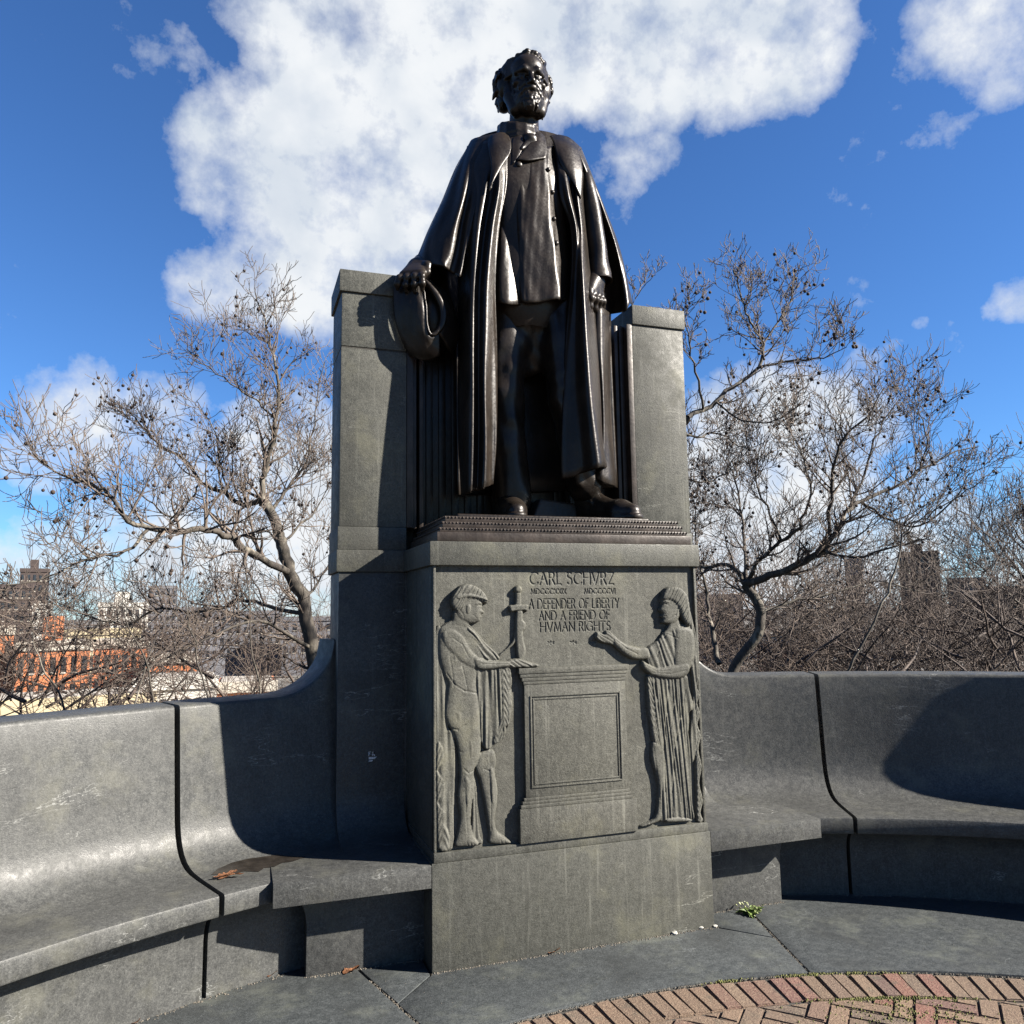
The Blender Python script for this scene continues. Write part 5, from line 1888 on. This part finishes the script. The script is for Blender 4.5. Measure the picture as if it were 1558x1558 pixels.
# ================================================================ hillside, city and bare trees beyond the wall
M_HILL = simple('leaf_litter_slope', (0.040, 0.029, 0.020), 0.95, 0.5, 1.5, 0, 0.03)
M_CITY = simple('city_ground', (0.085, 0.078, 0.068), 0.95, 0.4, 0.06)
V_, F_ = [], []
NXH, NYH = 60, 40
for j in range(NYH + 1):
    for i in range(NXH + 1):
        x = -90 + 180 * i / NXH
        y = 1.6 + 68 * (j / NYH) ** 1.3
        z = -0.9 - 14.6 * (1 - math.exp(-(y - 1.6) / 16)) + 0.25 * math.sin(x * .4 + y * .3) * min(1, (y - 1.6) / 5)
        V_.append((x, y, z))
for j in range(NYH):
    for i in range(NXH):
        a = j * (NXH + 1) + i
        F_.append((a, a + 1, a + NXH + 2, a + NXH + 1))
tag(mesh('hillside', V_, F_, M_HILL, None, True), kind='structure')
tag(prism('city_ground', [(-5000, -200), (5000, -200), (5000, 6000), (-5000, 6000)], 'z', -17.5, -15.6, M_CITY, None, 0), kind='structure')

# ---- buildings
def facade(name, col, var=0.15, scale=0.6):
    return simple(name, col, 0.9, var, scale)


MB_ORANGE = facade('orange_brick_wall', (0.36, 0.125, 0.050), 0.22)
MB_RUST = facade('rust_brick_wall', (0.20, 0.070, 0.040), 0.25)
MB_CREAM = facade('cream_render_wall', (0.36, 0.30, 0.19), 0.12)
MB_WHITE = facade('white_render_wall', (0.38, 0.365, 0.33), 0.1)
MB_DARK = facade('dark_brick_tower_wall', (0.030, 0.020, 0.018), 0.2)
MB_GREY = facade('grey_concrete_wall', (0.10, 0.10, 0.11), 0.15)
MB_ROOF = facade('pale_roof', (0.26, 0.235, 0.20), 0.2, 0.3)
M_GLASS = simple('dark_window_glass', (0.018, 0.020, 0.024), 0.15, 0.2, 3)
M_TRIM = simple('pale_window_trim', (0.34, 0.31, 0.26), 0.8, 0.1, 3)
win_cache = {}


def window_mesh(w, h, kind):
    k = (round(w, 2), round(h, 2), kind)
    if k not in win_cache:
        bm = bmesh.new()
        bmesh.ops.create_cube(bm, size=1.0)
        for v in bm.verts:
            v.co = Vector((v.co.x * w, v.co.y * 0.16, v.co.z * h))
        me = bpy.data.meshes.new('window')
        bm.to_mesh(me)
        bm.free()
        me.materials.append(M_GLASS if kind == 'g' else M_TRIM)
        win_cache[k] = me
    return win_cache[k]


def building(px0, px1, pytop, dist, depth, mat, label, rows=0, cols=0, pent=False, parapet=True, zb=-15.6, name='apartment_building', group=None):
    A, B = far_at(px0, pytop, dist), far_at(px1, pytop, dist)
    c = (A + B) / 2
    wdt = (B - A).xy.length
    ang = math.atan2(B.y - A.y, B.x - A.x)
    zt = c.z
    root = empty(name, (c.x, c.y, zb), label, 'building', group)
    root.rotation_euler = (0, 0, ang)
    H = zt - zb

    def part(nm, xr, yr, zr, m, par=root):
        o = box(nm, xr, yr, zr, m, None, 0)
        o.parent = par
        return o
    part('wall', (-wdt / 2, wdt / 2), (0, depth), (0, H), mat)
    rf = part('roof', (-wdt / 2 + .3, wdt / 2 - .3), (.3, depth - .3), (H + 0.01, H + 0.12), MB_ROOF)
    if parapet:
        part('cornice', (-wdt / 2 - .15, wdt / 2 + .15), (-.25, -.004), (H - 0.9, H + .25), M_TRIM if mat in (MB_ORANGE, MB_RUST) else mat)
    if pent:
        part('roof_house', (-wdt * .18, wdt * .12), (depth * .3, depth * .6), (H + .13, H + 3.2), mat)
    for r in range(rows):
        for q in range(cols):
            w = wdt / cols
            x = -wdt / 2 + (q + .5) * w
            z = H - 2.6 - r * 3.2
            if z < 1.5: continue
            o = bpy.data.objects.new('window', window_mesh(min(1.3, w * .45), 1.75, 'g'))
            COL.objects.link(o)
            o.parent = root
            o.location = (x, -0.03, z)
            s = bpy.data.objects.new('sill', window_mesh(min(1.5, w * .52), 0.22, 't'))
            COL.objects.link(s)
            s.parent = o
            s.location = (0, -0.06, -1.0)
    return root


GB = 'city buildings seen below the hill'
building(-60, 22, 955, 118, 14, MB_ORANGE, 'orange brick building at the far left edge of the view', 4, 5, False)
building(26, 138, 978, 112, 14, MB_ORANGE, 'wide orange brick building low on the left behind the branches', 4, 7, True)
building(143, 226, 975, 116, 12, MB_ORANGE, 'orange brick building with pale cornice seen right of the wide orange one', 4, 6, False)
building(228, 300, 998, 104, 10, MB_ORANGE, 'small orange building next to the white walls at left', 3, 5, False)
building(-80, 235, 1066, 74, 9, MB_CREAM, 'long low cream building just over the left bench back', 1, 12, False)
building(204, 330, 1034, 82, 9, MB_WHITE, 'white walled building low behind the left bench', 2, 7, False)
building(330, 420, 1040, 90, 10, MB_ORANGE, 'orange brick house behind the trunk of the left tree', 2, 5, False)
building(84, 215, 958, 165, 14, MB_CREAM, 'pale cream block behind the orange brick buildings', 3, 8, False)
building(50, 80, 920, 210, 12, MB_WHITE, 'narrow white building beside the dark tower at left', 4, 3, False)
building(-30, 52, 890, 260, 16, MB_DARK, 'broad dark brown block on the left skyline', 8, 8, False)
building(31, 76, 866, 285, 14, MB_DARK, 'dark brown tower rising highest on the left skyline', 10, 5, True)
building(226, 270, 892, 330, 14, MB_GREY, 'grey tower on the left skyline above the orange buildings', 8, 5, False)
building(150, 226, 918, 240, 14, MB_WHITE, 'white building on the skyline left of the grey tower', 4, 7, True)
building(270, 345, 925, 230, 14, MB_GREY, 'low grey building on the skyline behind the left tree', 4, 7, False)
building(345, 430, 930, 260, 14, MB_GREY, 'grey building on the skyline behind the left tree trunk', 4, 7, False)
building(430, 520, 940, 240, 14, MB_GREY, 'grey building low on the skyline beside the left pylon', 3, 7, False)
building(1366, 1428, 840, 300, 16, MB_DARK, 'dark tower block on the right skyline behind the branches', 9, 6, True)
building(1284, 1312, 850, 420, 14, MB_GREY, 'slim hazy grey tower left of the dark right tower', 10, 3, False)
building(1060, 1130, 905, 260, 14, MB_GREY, 'grey building on the skyline right of the pedestal', 5, 6, False)
building(1150, 1235, 968, 105, 12, MB_RUST, 'reddish brick building hidden in the right thicket', 3, 6, False)
building(1440, 1500, 880, 320, 14, MB_GREY, 'low grey block on the right skyline past the dark tower', 4, 6, False)
building(1500, 1600, 892, 300, 14, MB_DARK, 'dark low block at the right end of the skyline', 4, 8, False)

# ---- trees
def bark(name, cols, scale, rough=0.85):
    m, t, b = new_mat(name)
    co = t.n('ShaderNodeTexCoord').outputs['Object']
    mp = t.n('ShaderNodeMapping')
    t.link(co, mp.inputs['Vector'])
    mp.inputs['Scale'].default_value = (1, 1, 0.45)
    n = t.noise(mp.outputs[0], scale, 5.0, 0.6, 0.3)
    t.link(t.ramp(n, [(a_, dim(b_)) for a_, b_ in cols]), b.inputs['Base Color'])
    b.inputs['Roughness'].default_value = rough
    bump(t, b, t.noise(mp.outputs[0], scale * 3, 4.0, 0.6), 0.02, 0.6)
    return m


M_TRUNK = bark('plane_tree_bark', [(0.36, (0.018, 0.013, 0.010)), (0.48, (0.045, 0.036, 0.027)), (0.55, (0.024, 0.019, 0.012)), (0.66, (0.150, 0.132, 0.104))], 5.0)
M_TWIG = bark('twig_bark', [(0.3, (0.030, 0.021, 0.016)), (0.7, (0.125, 0.097, 0.076))], 1.4)
M_TWIG2 = bark('thicket_twig_bark', [(0.28, (0.016, 0.011, 0.009)), (0.5, (0.050, 0.034, 0.026)), (0.75, (0.135, 0.098, 0.072))], 0.9)
M_BALL = simple('seed_ball_brown', (0.030, 0.018, 0.012), 0.9, 0.4, 30)


class Twigs:
    """collects tapering tubes into one mesh"""
    def __init__(s):
        s.V, s.F, s.n = [], [], 0

    def tube(s, P, R, k):
        P = np.asarray(P, float)
        m = len(P)
        T = np.gradient(P, axis=0)
        T /= np.linalg.norm(T, axis=1)[:, None] + 1e-9
        ref = np.array((0.31, 0.22, 0.92)) if abs(T[0, 2]) < 0.85 else np.array((0.9, 0.3, 0.1))
        A = np.cross(T, ref)
        A /= np.linalg.norm(A, axis=1)[:, None] + 1e-9
        B = np.cross(T, A)
        ang = np.arange(k) * 2 * PI / k
        R = np.asarray(R, float)[:, None, None]
        ring_ = P[:, None, :] + R * (np.cos(ang)[None, :, None] * A[:, None, :] + np.sin(ang)[None, :, None] * B[:, None, :])
        s.V.append(ring_.reshape(-1, 3))
        i = s.n + np.arange(m * k).reshape(m, k)
        j = np.roll(i, -1, axis=1)
        s.F.append(np.stack([i[:-1], j[:-1], j[1:], i[1:]], -1).reshape(-1, 4))
        s.n += m * k

    def build(s, name, mat, parent):
        return fast_mesh(name, np.concatenate(s.V), np.concatenate(s.F), mat, parent)


def grow(tw, balls, rg, p, d, L, r, level, up, spec):
    """one branch with its side branches"""
    n = (6, 5, 4, 3)[level]
    P, R = [np.array(p)], [r]
    d = np.array(d, float)
    for i in range(n):
        d = d + np.array((rg.gauss(0, .15), rg.gauss(0, .15), rg.gauss(0, .13) + up * (0.13 + .06 * level)))
        d /= np.linalg.norm(d)
        P.append(P[-1] + d * L / n)
        R.append(max(r * (1 - 0.80 * (i + 1) / n), spec['rmin']))
    tw.tube(P, R, 4 if level == 0 else 3)
    if level < spec['levels']:
        k = spec['kids'][level]
        for q in range(k):
            t = rg.uniform(.15, 1.0) if q < k - 1 else 1.0
            f = t * n
            i = min(int(f), n - 1)
            o = P[i] + (P[i + 1] - P[i]) * (f - i)
            ax = np.array((rg.gauss(0, 1), rg.gauss(0, 1), rg.gauss(0, 1)))
            side = np.cross(P[i + 1] - P[i], ax)
            side /= np.linalg.norm(side) + 1e-9
            dd = (P[i + 1] - P[i]) / (np.linalg.norm(P[i + 1] - P[i]) + 1e-9)
            nd = dd * rg.uniform(.35, .9) + side * rg.uniform(.5, 1.0) + np.array((0, 0, .12 * up))
            nd /= np.linalg.norm(nd)
            grow(tw, balls, rg, o, nd, L * rg.uniform(*spec['ratio']), max(R[i] * .62, spec['rmin']), level + 1, up, spec)
    elif balls is not None and rg.random() < spec['balls'] * (2.6 if math.sin(p[0] * 2.3 + p[2] * 3.1) > 0.45 else 0.3):
        q = P[-1] + np.array((rg.gauss(0, .02), rg.gauss(0, .02), -rg.uniform(.06, .16)))
        tw.tube([P[-1], q], [.0025, .0025], 3)
        balls.append((q, rg.uniform(.019, .029)))


def ball_mesh(balls, parent):
    bm = bmesh.new()
    bmesh.ops.create_icosphere(bm, subdivisions=1, radius=1)
    v0 = np.array([v.co[:] for v in bm.verts])
    f0 = np.array([[v.index for v in f.verts] for f in bm.faces])
    bm.free()
    V = np.concatenate([p + v0 * s for p, s in balls])
    F = np.concatenate([f0 + i * len(v0) for i in range(len(balls))])
    o = fast_mesh('seed_balls', V, F, M_BALL, parent)
    o['kind'] = 'stuff'
    return o


def tree(label, dist, limbs, seed, n1=7, L1=(.7, 1.7), spec=None, up=0.6, base=None, name='plane_tree', group='bare plane trees beyond the wall'):
    """limbs: (list of (photo x, photo y, extra distance), radius at foot, radius at tip, side-branch density)"""
    rg = random.Random(seed)
    spec = spec or dict(levels=2, kids=(6, 4), ratio=(.38, .62), rmin=.0040, balls=.06)
    b = far_at(*limbs[0][0][0][:2], dist)
    root = empty(name, (b.x, b.y, base if base is not None else b.z), label, 'tree', group)
    tk, tw, balls = Twigs(), Twigs(), []
    for pts, r0, r1, dens in limbs:
        P = catmull(np.array([tuple(far_at(x, y, dist + dd)) for x, y, dd in pts]), 4)
        m = len(P)
        P[1:-1] += np.array([[rg.gauss(0, .012) for _ in range(3)] for _ in range(m - 2)])
        R = np.linspace(r0 * .72, r1 * .8, m)
        tk.tube(P, R, 8 if r0 > .05 else 5)
        seg = np.linalg.norm(np.diff(P, axis=0), axis=1)
        tot = seg.sum()
        cnt = max(2, int(tot * n1 * dens))
        for c in range(cnt):
            t = rg.uniform(.12, 1.0) if c < cnt - 1 else .999
            i = min(int(t * (m - 1)), m - 2)
            o = P[i] + (P[i + 1] - P[i]) * rg.random()
            dd = P[i + 1] - P[i]
            dd /= np.linalg.norm(dd)
            ax = np.array((rg.gauss(0, 1), rg.gauss(0, 1), rg.gauss(0, 1)))
            sd_ = np.cross(dd, ax)
            sd_ /= np.linalg.norm(sd_)
            nd = dd * rg.uniform(.3, .8) + sd_ * rg.uniform(.5, 1.0) + np.array((0, 0, .25 * up))
            nd /= np.linalg.norm(nd)
            grow(tw, balls, rg, o, nd, rg.uniform(*L1) * (1.0 - .35 * t), min(R[i] * .6, .028), 0, up, spec)
    tk.build('trunk', M_TRUNK, root)
    tw.build('crown', M_TWIG, root)
    if balls: ball_mesh(balls, root)
    return root


tree('tall bare plane tree left of the monument with its forked trunk beside the pylon', 12.0, [
    ([(512, 1150, 0), (492, 1060, 0), (478, 1009, 0), (463, 922, 0), (441, 870, 0), (428, 830, 0), (423, 808, 0), (410, 778, 0), (397, 757, 0)], .17, .085, .35),
    ([(397, 757, 0), (402, 721, -.1), (413, 682, -.2), (419, 638, -.3), (423, 595, -.3), (415, 542, -.2), (406, 499, 0), (389, 446, .2)], .065, .010, 1.35),
    ([(397, 760, 0), (371, 769, .3), (341, 750, .5), (306, 734, .6), (279, 699, .7), (245, 678, .9), (218, 651, 1.1), (192, 620, 1.2)], .058, .010, 1.4),
    ([(412, 780, 0), (432, 752, .4), (454, 721, .7), (472, 682, .9), (480, 630, 1.0), (494, 551, 1.2)], .040, .008, 1.4),
    ([(441, 870, 0), (415, 861, -.5), (380, 839, -1.0), (349, 817, -1.3), (314, 806, -1.6), (271, 809, -1.9), (227, 804, -2.2), (188, 787, -2.3), (166, 752, -2.3), (140, 739, -2.2), (96, 722, -2.0), (50, 690, -1.8)], .075, .010, 1.3),
    ([(467, 935, 0), (419, 926, .6), (375, 913, 1.1), (306, 931, 1.6), (245, 926, 2.0), (188, 950, 2.2), (120, 930, 2.4), (60, 900, 2.5)], .050, .009, 1.15),
    ([(476, 988, 0), (437, 966, -.4), (393, 944, -.8), (306, 974, -1.2), (205, 1027, -1.6)], .045, .010, 1.0),
    ([(306, 734, .6), (285, 765, .3), (262, 790, .1), (225, 760, 0), (180, 735, -.2), (130, 720, -.2)], .026, .007, 1.2),
    ([(419, 638, -.3), (390, 610, -.6), (360, 590, -.8), (320, 560, -.9), (290, 545, -.9)], .022, .006, 1.4),
    ([(345, 752, .5), (335, 700, .2), (325, 650, 0), (300, 610, -.1)], .022, .006, 1.4),
    ([(428, 830, 0), (455, 800, .3), (478, 780, .5), (500, 740, .6)], .030, .008, 1.3),
    ([(227, 804, -2.2), (190, 840, -2.4), (130, 850, -2.5), (70, 880, -2.6), (10, 890, -2.7)], .028, .007, 1.2),
    ([(463, 922, 0), (480, 890, .4), (500, 860, .7), (508, 830, .9)], .032, .008, 1.1),
], 11, 6.8, (.40, 1.08), base=-7.5)

tree('bare plane tree right of the monument with pale forked trunk and wide crown', 13.0, [
    ([(1098, 1120, 0), (1116, 1018, 0), (1150, 971, 0), (1157, 932, 0), (1146, 906, 0), (1133, 889, 0)], .115, .09, .2),
    ([(1133, 889, 0), (1172, 876, -.3), (1215, 859, -.5), (1249, 837, -.6), (1271, 811, -.6), (1288, 781, -.5), (1310, 762, -.3), (1357, 743, 0), (1400, 717, .3), (1443, 691, .6), (1486, 680, .9)], .085, .009, 1.15),
    ([(1262, 815, -.6), (1264, 747, -.8), (1271, 695, -1.0), (1288, 661, -1.1), (1327, 625, -1.1), (1345, 590, -1.0)], .045, .008, 1.4),
    ([(1295, 775, -.4), (1310, 734, .2), (1331, 670, .6), (1348, 635, .8), (1372, 605, 1.0)], .035, .008, 1.4),
    ([(1133, 889, 0), (1122, 867, .2), (1101, 859, .4), (1064, 863, .6), (1040, 850, .7)], .060, .030, .8),
    ([(1136, 885, 0), (1133, 824, .5), (1127, 773, .8), (1118, 725, 1.0), (1095, 690, 1.1)], .045, .009, 1.4),
    ([(1140, 880, 0), (1155, 850, -.4), (1189, 824, -.8), (1215, 803, -1.1), (1232, 750, -1.3), (1219, 690, -1.4), (1200, 655, -1.4)], .050, .009, 1.4),
    ([(1189, 824, -.8), (1165, 770, -1.0), (1150, 720, -1.1), (1160, 660, -1.1)], .030, .008, 1.4),
    ([(1310, 762, -.3), (1350, 790, -.6), (1400, 800, -.8), (1450, 760, -1.0), (1475, 720, -1.0)], .030, .008, 1.2),
    ([(1249, 837, -.6), (1300, 850, -1.0), (1360, 830, -1.3), (1420, 820, -1.6)], .035, .008, 1.2),
    ([(1400, 717, .3), (1410, 670, .2), (1400, 630, .1), (1390, 600, 0)], .020, .006, 1.4),
    ([(1094, 1010, 0), (1086, 965, .3), (1078, 935, .5), (1075, 890, .6), (1060, 830, .8), (1056, 760, 1.0)], .060, .010, 1.0),
    ([(1157, 932, 0), (1200, 915, .4), (1260, 905, .8), (1330, 885, 1.2), (1400, 900, 1.5)], .040, .009, 1.0),
], 23, 6.6, (.40, 1.10), base=-8.0)

tree('bare plane tree whose upper crown shows above the right pylon', 10.5, [
    ([(930, 1150, 0), (940, 1000, 0), (955, 850, 0), (985, 730, 0), (1020, 660, 0), (1047, 635, 0)], .17, .075, .0),
    ([(1047, 635, 0), (1082, 618, .2), (1116, 588, .4), (1155, 558, .6), (1160, 523, .6), (1145, 495, .5), (1133, 472, .5), (1124, 440, .5), (1116, 405, .5)], .050, .008, 1.25),
    ([(1152, 560, .6), (1202, 549, .3), (1245, 545, 0), (1288, 528, -.2)], .026, .006, 1.35),
    ([(1158, 530, .6), (1185, 489, .8), (1206, 446, 1.0), (1214, 415, 1.1)], .024, .006, 1.35),
    ([(1070, 622, .1), (1058, 566, -.3), (1047, 520, -.5), (1040, 470, -.6)], .026, .007, 1.35),
    ([(1010, 670, 0), (990, 600, .3), (975, 520, .5), (964, 470, .6), (966, 435, .7)], .020, .004, .12),
    ([(966, 455, .6), (985, 430, .5), (998, 418, .4)], .009, .004, .25),
    ([(1030, 650, 0), (1060, 665, .4), (1095, 660, .8), (1130, 680, 1.1), (1170, 670, 1.3)], .026, .006, 1.3),
    ([(1005, 690, 0), (1040, 720, .5), (1075, 735, .9), (1110, 715, 1.2), (1150, 730, 1.4)], .028, .006, 1.3),
    ([(985, 730, 0), (1030, 780, .4), (1065, 800, .8), (1100, 790, 1.1)], .026, .006, 1.3),
    ([(1090, 612, .2), (1130, 640, .1), (1180, 640, 0), (1225, 610, -.2)], .022, .006, 1.2),
], 37, 6.8, (.30, .78), base=-7.5)

sparse = dict(levels=2, kids=(6, 5), ratio=(.4, .62), rmin=.0065, balls=.03)
tree('distant bare tree at the right edge of the view', 24.0, [
    ([(1590, 1100, 0), (1580, 960, 0), (1570, 880, 0), (1562, 820, 0), (1555, 760, 0)], .16, .02, .8),
    ([(1575, 900, 0), (1535, 850, .5), (1510, 810, .8), (1500, 780, 1.0)], .06, .012, 1.2),
    ([(1570, 850, 0), (1600, 800, .5), (1630, 750, .8)], .06, .012, 1.0),
    ([(1578, 940, 0), (1530, 900, -.5), (1490, 860, -.8), (1460, 840, -1.0)], .05, .012, 1.2),
], 41, 4.5, (.9, 2.2), sparse, base=-10)
tree('leaning pale sapling stem crossing the right skyline', 9.0, [
    ([(1282, 1060, 0), (1292, 1018, 0), (1330, 945, .1), (1357, 889, .2), (1374, 816, .3), (1410, 785, .4), (1460, 756, .5), (1500, 727, .6), (1529, 704, .7)], .022, .004, .25),
    ([(1374, 816, .3), (1398, 790, .1), (1430, 770, 0), (1465, 728, 0)], .009, .003, .25),
], 43, 3.0, (.2, .5), dict(levels=1, kids=(3,), ratio=(.4, .6), rmin=.003, balls=0), .5, -5, 'sapling', None)
for k, (lb, limb) in enumerate((
        ('thin pale sapling at the left edge just behind the left bench', [(110, 1110, 0), (85, 1050, 0), (60, 1000, .1), (45, 940, .2)]),
        ('thin sapling leaning right in front of the orange brick buildings', [(200, 1100, 0), (215, 1040, .2), (232, 980, .4), (260, 940, .5), (280, 905, .5)]),
        ('thin sapling leaning left in front of the orange brick buildings', [(235, 1090, .2), (218, 1000, .3), (195, 950, .3), (188, 900, .4)]),
        ('thin sapling behind the bench under the long low limb of the left tree', [(330, 1090, .2), (300, 1010, .3), (290, 950, .3), (270, 880, .4)]),
        ('thin upright sapling nearest the trunk of the left tree', [(400, 1080, .2), (385, 1000, .3), (378, 900, .3), (374, 840, .4)]))):
    tree(lb, 8.0, [(limb, .015, .004, .7)], 47 + k, 4.0, (.25, .7), dict(levels=1, kids=(4,), ratio=(.4, .6), rmin=.003, balls=0.02), .5, -4, 'sapling', 'thin saplings behind the left bench')

# the tangle of undergrowth on the slope, uncountable
def thicket(name, spans, n, seed, dist, tops, mat):
    rg = random.Random(seed)
    tw = Twigs()
    sp_ = dict(levels=2, kids=(6, 4), ratio=(.45, .7), rmin=.006, balls=0)
    for i in range(n):
        px = rg.uniform(*spans)
        ds = rg.uniform(*dist)
        t = rg.random()
        py = tops(px) + 165 * t ** 0.9
        p = far_at(px, py, ds)
        k = ds / 16.0
        sp_['rmin'] = .0045 * k
        d = np.array((rg.gauss(0, .6), rg.gauss(0, .6), rg.uniform(.1, .9)))
        d /= np.linalg.norm(d)
        L = rg.uniform(.9, 2.2) * k
        p = np.array(p) - d * L * .8
        grow(tw, None, rg, p, d, L, rg.uniform(.012, .035) * k, 0, .25, sp_)
    o = tw.build(name, mat, None)
    return tag(o, kind='stuff')


thicket('undergrowth', (1055, 1600), 330, 5, (15, 34), lambda x: 905 - 22 * math.sin((x - 1060) / 90) + (x > 1330) * -8, M_TWIG2)
thicket('undergrowth', (-40, 520), 100, 6, (13, 26), lambda x: 925, M_TWIG2)
thicket('undergrowth', (515, 1060), 90, 9, (15, 34), lambda x: 905, M_TWIG2)
thicket('undergrowth', (-420, -40), 60, 10, (14, 28), lambda x: 915, M_TWIG2)
thicket('undergrowth', (1600, 2050), 70, 12, (15, 34), lambda x: 890, M_TWIG2)
